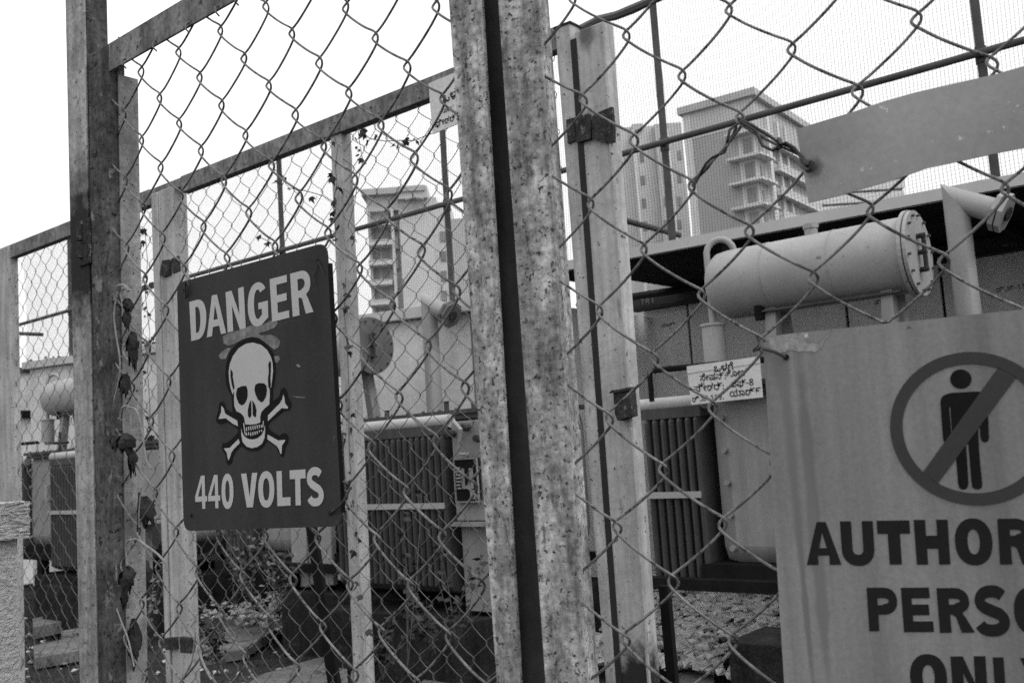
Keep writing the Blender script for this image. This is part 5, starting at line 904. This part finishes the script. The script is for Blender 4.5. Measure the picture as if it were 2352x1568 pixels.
# binding wire at the corners, screw holes
def tie(par, plane, pts, r=.0012, mat='tie'):
    return MB().tube([plane.hit(x, y, o) for x, y, o in pts], r, 6).build('tie_wire', mat, par, smooth=True)
tie(ds, PS, [(731, 600, -.002), (728, 612, -.003), (722, 630, -.003), (720, 640, -.003), (724, 652, -.002)], .0009); tie(ds, PS, [(731, 600, -.002), (736, 612, -.003), (744, 630, -.002)], .0007)
tie(ds, PS, [(425, 655, -.002), (428, 645, -.004), (434, 655, -.004), (432, 672, -.003), (426, 684, -.002), (424, 670, -.002), (425, 655, -.002)], .0012)
tie(ds, PS, [(760, 1178, -.002), (768, 1172, -.004), (782, 1160, -.005), (795, 1140, 0), (806, 1118, .01)], .0014)
tie(ds, PS, [(790, 1106, .002), (802, 1112, .0), (797, 1122, -.002), (793, 1110, .004), (806, 1104, .004)], .0022)
for px, py in ((731, 600), (760, 1178), (441, 1183), (424, 668)):
    c = PS.co(px, py); MB().poly([PS.at(c[0]+.0025*math.cos(k), c[1]+.003*math.sin(k), -.0016) for k in [i*math.pi/4 for i in range(8)]]).build('hole', 'sign_black', ds)

# ------------------------------------------------------------------ yellow sign, right
pt = PR.hit(1760, 1100, -.013)
PY = Plane((pt.x, pt.y, 0), R(12.5))
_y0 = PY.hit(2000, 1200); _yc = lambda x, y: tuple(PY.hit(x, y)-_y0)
M['yellow_sign'] = grey('yellow sign enamel with dark vertical streaks', .195, .75, (3.5, .12), (260, .10), streak=(15, .45, .025), spots=(50, .70, .09), bump=(300, .05, .001), spec=.15,
                        stain=[(_yc(1815, 1010), .006, .05, .150), (_yc(1858, 1060), .006, .04, .135), (_yc(1885, 1380), .005, .04, .15), (_yc(1845, 1330), .003, .02, .14), (_yc(1795, 850), .008, .30, .15)])  # soft dark vertical streaks near the left edge
ys_ = thing('no_entry_sign', PY.hit(2000, 1200), 'large pale sign with a crossed-out standing figure reading AUTHORIZED PERSONS ONLY', 'sign')
K_ = lambda x, y: (1764.3+x*.3663, 516.9+y*.3663)
Q_ = lambda x, y: (1764.3+x*.3663, 994.2+y*.3663)
tl = PY.co(1746, 776); tr_ = PY.co(2352, 711); bl_ = PY.co(1797, 1568)
wS = 2.06*(PY.co(2222, 983)[0]-tl[0])
def sp(t, z, off=0.0): return PY.at(t, z, off)
# plate with a dog-eared upper left corner, extended past the frame on the right and below
slope_top = (tr_[1]-tl[1])/(tr_[0]-tl[0]); sl_left = (bl_[0]-tl[0])/(tl[1]-bl_[1])
zb_ = .62
oc = [(tl[0]+.012, tl[1]+.001), (tl[0]+wS, tl[1]+slope_top*wS), (tl[0]+wS, zb_), (tl[0]+sl_left*(tl[1]-zb_), zb_), (tl[0]+.002, tl[1]-.02), (tl[0], tl[1]-.008)]
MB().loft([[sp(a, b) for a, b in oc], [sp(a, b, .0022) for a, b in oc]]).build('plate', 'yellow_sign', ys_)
hY = lambda o: (lambda x, y: PY.hit(*x, o) if y is None else PY.hit(x, y, o))
MB().poly([PY.hit(*K_(x, y), -.0004) for x, y in ((2,712),(60,690),(215,672),(400,655),(385,690),(350,735),(340,765),(295,795),(240,790),(190,792),(140,780),(110,795),(70,803),(30,795),(5,760))]).build('peeled_corner', 'peel', ys_)
MB().poly([PY.hit(*K_(x, y), -.0006) for x, y in ((215,690),(270,668),(400,655),(330,728),(300,742),(250,720))]).build('peeled_corner', 'strip', ys_)
cc = PY.co(*K_(1264, 1274)); zt_ = PY.co(*K_(1262, 793))[1]; zb2 = PY.co(*K_(1285, 1755))[1]; Rr = (zt_-zb2)/2; cz_ = (zt_+zb2)/2
Ri = Rr*.845
xL = PY.co(*K_(762, 1240))[0]; cx_ = xL+Rr
RD = (PY.co(*K_(2000, 1240))[0]-0)
ring = lambda r, n_=64: [(cx_+r*math.cos(2*math.pi*k/n_), cz_+r*math.sin(2*math.pi*k/n_)) for k in range(n_)]
MB().poly([sp(a, b, -.0010) for a, b in ring(Rr)], [[sp(a, b, -.0010) for a, b in ring(Ri)]]).build('ring', 'sign_ring', ys_)
# slash between the inner edges of the ring
def onring(px, py):
    a, b = PY.co(px, py); v = Vector((a-cx_, b-cz_)); v = v.normalized()*(Ri+.001); return (cx_+v.x, cz_+v.y)
s4 = [onring(*K_(1435, 910)), onring(*K_(1540, 970)), onring(*K_(1060, 1623)), onring(*K_(965, 1555))]
MB().poly([sp(a, b, -.0010) for a, b in s4]).build('slash', 'sign_ring', ys_)
fg = MB(); hK = lambda x, y, o=-.0006: PY.hit(*K_(x, y), o)
hc = PY.co(*K_(1208, 964)); hr = (PY.co(*K_(1208, 903))[1]-PY.co(*K_(1208, 1025))[1])/2
fg.poly([sp(hc[0]+hr*math.cos(k*math.pi/14), hc[1]+hr*math.sin(k*math.pi/14), -.0006) for k in range(28)])
fg.poly([hK(*p) for p in ((1080,1110),(1085,1085),(1098,1068),(1120,1058),(1150,1050),(1290,1043),(1320,1042),(1345,1048),(1362,1062),(1372,1090),(1376,1130),(1385,1330),(1380,1350),(1365,1360),(1348,1358),(1336,1345),(1330,1320),(1328,1270),(1316,1266),(1322,1400),(1330,1500),(1343,1625),(1338,1645),(1320,1655),(1295,1652),(1280,1640),(1274,1600),(1262,1450),(1254,1368),(1240,1372),(1246,1450),(1256,1620),(1250,1645),(1232,1656),(1212,1655),(1196,1640),(1190,1610),(1180,1480),(1172,1360),(1162,1292),(1152,1288),(1146,1200),(1143,1140),(1135,1140),(1140,1200),(1148,1300),(1146,1330),(1135,1355),(1118,1366),(1103,1358),(1096,1330),(1086,1200))])
fg.build('figure', 'sign_black', ys_)
tx = MB(); hT = lambda x, y: PY.hit(*Q_(x, y), -.0006)
for ch, q4 in (('A', (232,432,460,243,557,825)), ('U', (450,655,672,468,552,828)), ('T', (680,885,903,698,548,823)), ('H', (912,1125,1143,933,543,823)), ('O', (1163,1396,1416,1180,538,824)), ('R', (1437,1650,1680,1455,536,822)),
               ('I', (1700,1765,1785,1718,532,822)), ('Z', (1790,1990,2010,1808,530,822)), ('E', (2015,2205,2228,2035,526,822)), ('D', (2235,2455,2478,2255,522,822)),
               ('P', (617,803,822,635,968,1240)), ('E', (832,1015,1040,852,968,1246)), ('R', (1055,1262,1297,1078,970,1250)), ('S', (1298,1494,1516,1303,967,1260)), ('O', (1533,1770,1790,1550,964,1260)), ('N', (1795,2005,2025,1812,968,1262)), ('S', (2020,2225,2250,2035,966,1264)),
               ('O', (880,1112,1132,900,1388,1672)), ('N', (1143,1362,1380,1162,1398,1672)), ('L', (1408,1590,1610,1428,1404,1674)), ('Y', (1578,1810,1830,1598,1408,1676))):
    x0, x1, x2, x3, y0, y1 = q4
    if y0 in (968, 1388) and ch in 'PO' and x0 in (617, 880): tx.build('lettering', 'sign_text', ys_); tx = MB()
    put_glyph(tx, ch, [(x0, y0), (x1, y0-2), (x2, y1-1), (x3, y1)], hT, .335 if ch in 'AUHNRPEDO' else .32, .24)
tx.build('lettering', 'sign_text', ys_)
tie(ys_, PR, [(1746, 788, -.008), (1752, 800, -.016), (1762, 803, -.022), (1780, 808, -.024), (1804, 820, -.022)], .0016)
tie(ys_, PR, [(1738, 772, -.003), (1744, 790, -.004), (1734, 800, -.008), (1730, 806, -.006), (1742, 802, -.010), (1750, 796, -.012)], .0013)
c = PY.co(1806, 820); MB().poly([sp(c[0]+.003*math.cos(k*.785), c[1]+.003*math.sin(k*.785), -.0012) for k in range(8)]).build('hole', 'sign_black', ys_)
MB().tube([PR.hit(2036, 744, -.004), PR.hit(2034, 738, -.010), PR.hit(2030, 742, -.012)], .0016, 5).build('tie_wire', 'tie', ys_)

# ------------------------------------------------------------------ plain sheet metal strip, upper right
_m0 = PR.hit(2000, 350); _m1 = PR.hit(1862, 384, -.02)
M['strip'] = grey('sheet metal strip with a rust stain at the wire hole', .26, .6, (4, .1), (160, .08), spots=(70, .648, .5), bump=None, spec=.25, stain=[(tuple(_m1-_m0), .010, 1.0, .04)])
ms = thing('metal_strip', PR.hit(2000, 350), 'blank curved grey sheet metal strip wired to the right gate leaf, speckled with paint', 'sign')
top = [(1829, 297), (1900, 275), (1960, 257), (2030, 233), (2100, 213), (2200, 190), (2290, 170), (2352, 152), (2440, 128), (2520, 108)]
bot = [(1857, 466), (1930, 449), (1990, 431), (2060, 411), (2130, 386), (2230, 365), (2300, 350), (2352, 340), (2440, 322), (2520, 305)]
def mo(k): return -.012-.012*math.sin(k*.75)-.003*k
fr, bk = [], []
sv, sf = [], []
for k, (a, b) in enumerate(zip(top, bot)):
    for j in range(7):
        u_ = j/6; x_ = a[0]*(1-u_)+b[0]*u_; y_ = a[1]*(1-u_)+b[1]*u_
        dent = .006*math.exp(-((k-.4)**2*.8+(u_-.5)**2*14))
        p = PR.hit(x_, y_, mo(k)-.0015*math.sin(math.pi*u_)+dent); sv.append(p)
nn = len(sv); sv += [p+PR.n*.0015 for p in sv]
for k in range(len(top)-1):
    for j in range(6):
        i0 = k*7+j; sf.append((i0, i0+7, i0+8, i0+1)); sf.append((nn+i0, nn+i0+1, nn+i0+8, nn+i0+7))
for k in range(len(top)-1): sf += [(k*7, nn+k*7, nn+k*7+7, k*7+7), (k*7+6, k*7+13, nn+k*7+13, nn+k*7+6)]
for j in range(6): sf += [(j, j+1, nn+j+1, nn+j)]
MB().add(sv, sf).build('sheet', 'strip', ms, smooth=True)
tie(ms, PR, [(1700, 278, -.006), (1735, 300, -.010), (1752, 335, -.010), (1775, 346, -.010), (1790, 335, -.010), (1805, 328, -.009), (1825, 340, -.012), (1838, 358, -.012), (1845, 378, -.014), (1858, 384, -.026)], .0017)
tie(ms, PR, [(1695, 272, -.005), (1725, 286, -.008), (1760, 308, -.008), (1790, 328, -.008), (1815, 338, -.006), (1838, 356, -.006), (1855, 380, -.022)], .0017)
tie(ms, PR, [(1788, 318, -.008), (1793, 330, -.014), (1786, 344, -.006), (1793, 318, -.004), (1796, 330, -.012), (1790, 342, -.010)], .0016)
tie(ms, PR, [(1694, 285, -.004), (1676, 298, -.010), (1672, 318, -.010), (1668, 335, .006), (1662, 350, .006), (1650, 356, -.010), (1636, 362, -.010), (1622, 375, -.010), (1612, 392, -.006), (1602, 412, -.002), (1592, 430, -.004)], .0015)
tie(ms, PR, [(1692, 290, .004), (1680, 318, .004), (1668, 338, -.008), (1664, 350, -.008), (1644, 358, .006), (1626, 385, .006), (1606, 405, .004), (1590, 428, .002)], .0015)
tie(ms, PR, [(1856, 372, -.030), (1866, 376, -.034), (1866, 388, -.034), (1856, 392, -.030), (1850, 386, -.026), (1853, 376, -.026), (1862, 374, -.036), (1864, 388, -.034)], .0026)

# ------------------------------------------------------------------ dried creeper on the left gate stile
hC = lambda x, y, o=-.008: onY(x, y, GY+o)
cr = thing('dried_creeper', hC(290, 900), 'dried creeper with drooping crumpled leaves tangled in the mesh beside the left gate post', 'creeper')
def cst(pts, r, mat='stem'):
    P_ = [hC(*p) if len(p) == 3 else hC(p[0], p[1]) for p in pts]; Q = []
    for k in range(len(P_)-1):
        for i in range(4):
            t_ = i/4; a = P_[max(k-1, 0)]; b = P_[k]; c = P_[k+1]; d = P_[min(k+2, len(P_)-1)]
            Q.append(.5*((2*b)+(c-a)*t_+(2*a-5*b+4*c-d)*t_*t_+(3*b-a-3*c+d)*t_**3))
    Q.append(P_[-1]); MB().tube(Q, r, 5).build('stem', mat, cr, smooth=True)
cst([(262, 690), (268, 660), (285, 655), (296, 668), (288, 662), (278, 672), (283, 700), (290, 712)], .0022)
cst([(283, 660), (281, 690), (284, 712)], .0015); cst([(292, 664), (296, 690), (292, 712)], .0013)
cst([(270, 670), (262, 720), (267, 770), (276, 830), (272, 880), (262, 920), (255, 960), (248, 1010), (238, 1060), (228, 1090), (216, 1125), (203, 1140), (194, 1165)], .0016)
cst([(225, 1098), (234, 1092), (232, 1108), (242, 1112), (250, 1104), (246, 1092), (238, 1090)], .0011)
cst([(216, 1130), (222, 1170), (236, 1210), (246, 1250), (262, 1280), (268, 1320), (262, 1350)], .0014)
cst([(246, 1250), (240, 1290), (250, 1340), (256, 1370)], .0008)
cst([(275, 960), (278, 940), (288, 932), (296, 935), (300, 960), (302, 990), (303, 1020)], .0018); cst([(290, 935), (284, 950), (284, 1000)], .0014)
cst([(296, 935), (312, 940), (322, 965), (328, 1000), (333, 1040), (338, 1062), (348, 1075)], .0016)
cst([(275, 820), (292, 815), (308, 812), (325, 805), (343, 798)], .0009); cst([(286, 790), (282, 805), (290, 820), (300, 832), (295, 815), (288, 800)], .0014)
cst([(270, 960), (285, 965), (300, 958)], .0006)
cst([(308, 1250), (300, 1238), (290, 1250), (292, 1290), (296, 1296)], .0018); cst([(300, 1240), (315, 1238), (335, 1252), (360, 1270), (378, 1290), (384, 1310)], .0018); cst([(303, 1240), (298, 1265), (296, 1290)], .0012)
cst([(265, 1390), (280, 1430), (295, 1470), (308, 1530)], .0013); cst([(268, 1440), (276, 1432), (280, 1442), (272, 1448)], .0008)
cst([(450, 1450), (446, 1480), (440, 1520), (424, 1550)], .0014); cst([(452, 1460), (460, 1500), (470, 1530), (486, 1560)], .0016)
cst([(320, 1130), (318, 1180), (316, 1220)], .0018, 'dry_leaf'); cst([(325, 1120), (320, 1160), (319, 1210)], .001)
def crumple(px, py, w_, h_, name='leaf', off=-.014, lean=0):
    """withered leaf: several puckered lobes hanging and folding from one stalk end"""
    c = hC(px, py, off); sc = 1.72/2250*.80; w_ *= sc; h_ *= sc; mb = MB(); nb = 6
    for b in range(nb):
        a = 2*math.pi*b/nb+random.uniform(-.4, .4); d = Vector((math.cos(a), math.sin(a)*.6, 0)); sd = Vector((-d.y, d.x, 0)); hh = h_*random.uniform(.6, 1.05); vs = []
        NL, NW = 6, 4
        for i in range(NL+1):
            f = i/NL; spread = w_*.42*math.sin(min(1, f*1.35)*math.pi*.62); ww = w_*.36*(math.sin(math.pi*min(1, f*.92+.08))**.8)+.0005
            for k in range(NW+1):
                t_ = k/NW*2-1; jag = random.uniform(-.12, .12) if abs(t_) == 1 else random.uniform(-.05, .05)
                p = c+d*(spread*(1-.35*t_*t_))+sd*(ww*t_*(1+jag*2))+Vector((lean*f*h_, 0, -hh*f+h_*.10*abs(t_)*(1 if i % 2 else -.6)*f))
                vs.append(p+Vector((random.uniform(-1, 1), random.uniform(-1, 1), random.uniform(-1, 1)))*w_*.035)
        mb.add(vs, [(i*(NW+1)+k, i*(NW+1)+k+1, (i+1)*(NW+1)+k+1, (i+1)*(NW+1)+k) for i in range(NL) for k in range(NW)])
    mb.build(name, 'dry_leaf', cr)
crumple(294, 685, 34, 38); crumple(290, 712, 24, 55); crumple(304, 762, 36, 100, lean=-.02); crumple(288, 858, 36, 78, lean=-.1)
crumple(289, 995, 60, 60, off=-.02); crumple(300, 1030, 26, 75, lean=.12); crumple(262, 1000, 26, 48); crumple(292, 1300, 50, 70, off=-.018); crumple(285, 1350, 22, 60)
crumple(330, 1140, 60, 90, off=.03, lean=.25); crumple(306, 1420, 40, 130, off=.01); crumple(326, 1280, 60, 90, off=.05)

# ------------------------------------------------------------------ roughcast pillar, lower left
pc = onY(68, 1180, .80)
pi_ = thing('roughcast_pillar', (pc.x-.2, .6, 0), 'short roughcast-rendered pillar with a projecting cap, lower left corner', 'pillar')
ztp = onY(60, 1151, .80).z; zcb = onY(60, 1234, .80).z
xc = pc.x
dX = .03
def rough_box(a, b, name):
    bm = bmesh.new(); bmesh.ops.create_cube(bm, size=1)
    for v in bm.verts: v.co = Vector(((a[0]+b[0])/2+v.co.x*(b[0]-a[0]), (a[1]+b[1])/2+v.co.y*(b[1]-a[1]), (a[2]+b[2])/2+v.co.z*(b[2]-a[2])))
    bmesh.ops.subdivide_edges(bm, edges=bm.edges[:], cuts=34, use_grid_fill=True)
    for v in bm.verts: v.co += Vector((random.uniform(-1, 1), random.uniform(-1, 1), random.uniform(-1, 1)))*.0016
    mb = MB(); mb.add([v.co.copy() for v in bm.verts], [[v.index for v in f.verts] for f in bm.faces]); bm.free(); return mb.build(name, 'roughcast', pi_, smooth=True)
bm_ = None
xb = onY(47, 1300, .79).x
rough_box((xc-.4, .46, zcb), (xc, .80, ztp), 'cap'); rough_box((xb-.37, .49, 0), (xb, .785, zcb-.0005), 'shaft')

# ------------------------------------------------------------------ yard floor: stones, slabs, boards, stake, weeds
def stones(name, region, n_, s0, s1, label, zf=None, cat='stones'):
    mb = MB()
    for _ in range(n_):
        x, y, z = region(); s = random.uniform(s0, s1); c = Vector((x, y, z+s*.25))
        q = Matrix.Rotation(random.uniform(0, 6.28), 3, Vector((random.gauss(0, 1), random.gauss(0, 1), random.gauss(0, 1))).normalized())
        vs = []
        for a in ((1,0,0),(-1,0,0),(0,1,0),(0,-1,0),(0,0,1),(0,0,-1)):
            v = Vector(a)*s*random.uniform(.55, 1.1); v = q @ v; v.z *= .6; vs.append(c+v)
        mb.add(vs, [(0,2,4),(2,1,4),(1,3,4),(3,0,4),(2,0,5),(1,2,5),(3,1,5),(0,3,5)])
    return mb.build(name, 'stone', kind='stuff', label=label, cat=cat)
def reg1():
    x = random.uniform(-5.6, -1.0); y = random.uniform(4.95, 7.65); return x, y, .06+.22*max(0, (y-5.2)/2.4)*abs(math.sin(x*1.1+y))+random.uniform(0, .04)
stones('gravel', reg1, 5600, .03, .075, 'heaped crushed pale stones under and behind the transformers')
def reg2():
    x = random.uniform(-11, -1.8); y = random.uniform(2.8, 4.7); return x, y, hfield(x, y)*.6-.01
stones('gravel', reg2, 420, .012, .04, 'loose chips scattered on the soil between fence and transformers')
def reg3():
    x = random.uniform(-9.8, -4.6); y = random.uniform(4.9, 7.4); return x, y, .05+random.uniform(0, .12)
stones('gravel', reg3, 2600, .03, .06, 'pale crushed stones further left under the canopy')
def gslab(pts, zt_, th, label, mat='slab', name='slab', cat='slab', grp=None):
    P_ = [onZ(x, y, zt_) for x, y in pts]; c = sum(P_, Vector())/len(P_)
    o = MB().loft([[p-Zv*th for p in P_], P_]).build(name, mat, None)
    off = Vector((c.x, c.y, zt_-th)); o.data.transform(Matrix.Translation(-off)); o.location = off
    tagit(o, label, cat, grp); return o
gslab([(452, 1508), (462, 1442), (600, 1428), (640, 1440), (560, 1490)], .06, .07, 'pale concrete slab on the ground just right of the double far post')
gslab([(560, 1575), (600, 1548), (720, 1512), (795, 1500), (800, 1590), (700, 1620)], .05, .07, 'concrete slab on the ground below the ivy-covered far post')
gslab([(940, 1600), (985, 1545), (1110, 1522), (1180, 1530), (1200, 1600)], .05, .07, 'pale concrete slab on the ground at the foot of the gate stiles')
gslab([(75, 1420), (140, 1404), (215, 1396), (240, 1404), (180, 1418), (76, 1440)], .12, .10, 'long pale kerb slab behind the left gate post, farthest of three')
gslab([(76, 1482), (200, 1455), (330, 1440), (340, 1462), (200, 1490), (80, 1510)], .10, .08, 'broad pale slab behind the left gate post, nearest of three')
gslab([(140, 1448), (230, 1432), (330, 1424), (335, 1432), (220, 1446), (142, 1458)], .13, .08, 'narrow pale slab behind the left gate post, middle of three')
gslab([(452, 1407), (708, 1424), (708, 1434), (452, 1417)], .10, .09, 'straight pale kerb edging under the danger sign', name='kerb', cat='kerb')
gslab([(1540, 1590), (1545, 1548), (1620, 1532), (1640, 1545), (1640, 1600)], .04, .05, 'grey slab below the gravel, right of the wide channel post')
# pale boxes added to stand for the second transformer's lit tank front
for k, (x0, x1, yb_) in enumerate(((664, 700, 1345), (704, 757, 1340))):
    a = onY(x0, 1100, 4.80); b = onY(x1, 1100, 4.80); z0 = onY(x0, yb_, 4.80).z
    sp_ = MB().box((a.x, 4.79, z0), (b.x, 4.84, 1.45)).build('tank_front_box', 'trafo', None, bevel=.01, smooth=True)
    tagit(sp_, ('narrow pale panel added for the lit tank front below the danger sign, left of a wider one', 'wider pale panel added for the lit tank front below the danger sign beside the leaning stake')[k], 'panel')
st = thing('steel_stake', onY(735, 1400, 3.0), 'dark steel stake leaning below the lower right corner of the danger sign', 'stake')
a0, a1, b0, b1 = onY(703, 1215, 3.0), onY(752, 1568, 3.0), onY(722, 1215, 3.0), onY(776, 1568, 3.0)
col_prism((extend(a0, a1, .0), extend(b0, b1, .0)), (extend(a0, a1, 1.35), extend(b0, b1, 1.35)), Yv*.02).build('bar', 'base_dark', st)
a0 = onY(1532, 1340, 2.5); a1 = onY(1552, 1568, 2.5)
st2 = thing('steel_bar', a1, 'thin black bar standing right of the wide channel post', 'bar')
col_prism((extend(a0, a1, 0)+Vector((-.03, 0, 0)), extend(a0, a1, 0)), (extend(a0, a1, .97)+Vector((-.03, 0, 0)), extend(a0, a1, .97)), Yv*.02).build('bar', 'base_dark', st2)

def weed(px, py, Y, h_, n_, label, mat='leaf_pale'):
    b = onY(px, py, Y); b.z = max(0, b.z)
    t = thing('weed', b, label, 'plant', 'weeds growing inside the yard')
    s_ = MB(); l_ = MB()
    for k in range(n_):
        d = Vector((random.uniform(-.4, .4), random.uniform(-.3, .3), 1)).normalized(); L_ = h_*random.uniform(.6, 1.1)
        pts = [b, b+d*L_*.5+Vector((random.uniform(-.03, .03), 0, 0)), b+d*L_+Vector((random.uniform(-.08, .08), random.uniform(-.05, .05), -.02))]
        s_.tube(pts, [.0028, .002, .001], 4)
        for _ in range(16):
            p = pts[1].lerp(pts[2], random.uniform(-.6, 1)); e = Vector((random.gauss(0, 1), random.gauss(0, 1), random.gauss(0, .5))).normalized(); f_ = e.orthogonal().normalized(); s = random.uniform(.02, .045)
            l_.add([p, p+e*s*.5+f_*s*.35, p+e*s*1.2, p+e*s*.5-f_*s*.35], [(0, 1, 2, 3)])
    s_.build('stem', 'stem_dark', t); l_.build('foliage', mat, t)
weed(640, 1400, 3.6, .55, 6, 'leafy weed standing below the middle of the danger sign')
weed(570, 1390, 3.9, .5, 5, 'leafy weed below the letters VOLTS, left side')
weed(935, 1540, 3.1, .8, 3, 'tall thin dry weed between ivy post and gate stiles', 'leaf')
weed(1000, 1500, 3.6, .35, 6, 'low weed at the foot of the second transformer', 'leaf')
weed(880, 1560, 3.0, .3, 7, 'low weed right of the ivy-covered far post', 'leaf')
weed(500, 1545, 2.9, .3, 7, 'low weed beside the double far post', 'leaf')
weed(330, 1480, 3.1, .5, 7, 'leafy weed behind the dried creeper')
for k in range(7):
    wx_, wy_ = random.choice(((300, 1500), (480, 1480), (560, 1400), (620, 1380), (700, 1450), (900, 1500), (960, 1440), (1040, 1480), (880, 1420), (680, 1360), (110, 1470), (520, 1350)))
    weed(wx_+random.uniform(-30, 30), wy_+random.uniform(-20, 30), random.uniform(2.6, 4.1), random.uniform(.25, .6), 5, 'x', 'leaf')
_wl = [o for o in D.objects if o.name.startswith('weed') and o.get('label') == 'x']
for o in _wl: o['label'] = 'one of many alike scraggy weeds in the soil behind the far fence'
gr_ = MB()
for _ in range(9000):
    x = random.uniform(-11, -.6); y = random.uniform(2.45, 4.9) if random.random() < .75 else random.uniform(2.2, 7.5)
    if math.sin(x*1.9+y)+math.sin(y*2.7-x) < -.2 and random.random() < .8: continue
    b = Vector((x, y, hfield(x, y)*.6-.01)); h_ = random.uniform(.02, .08); d = Vector((random.uniform(-.03, .03), random.uniform(-.03, .03), h_)); s = Vector((random.uniform(-.006, .006), random.uniform(-.006, .006), 0))
    gr_.add([b-s, b+s, b+d], [(0, 1, 2)])
gr_.build('ground_cover', 'leaf', kind='stuff', label='low grass and litter on the yard soil', cat='grass')
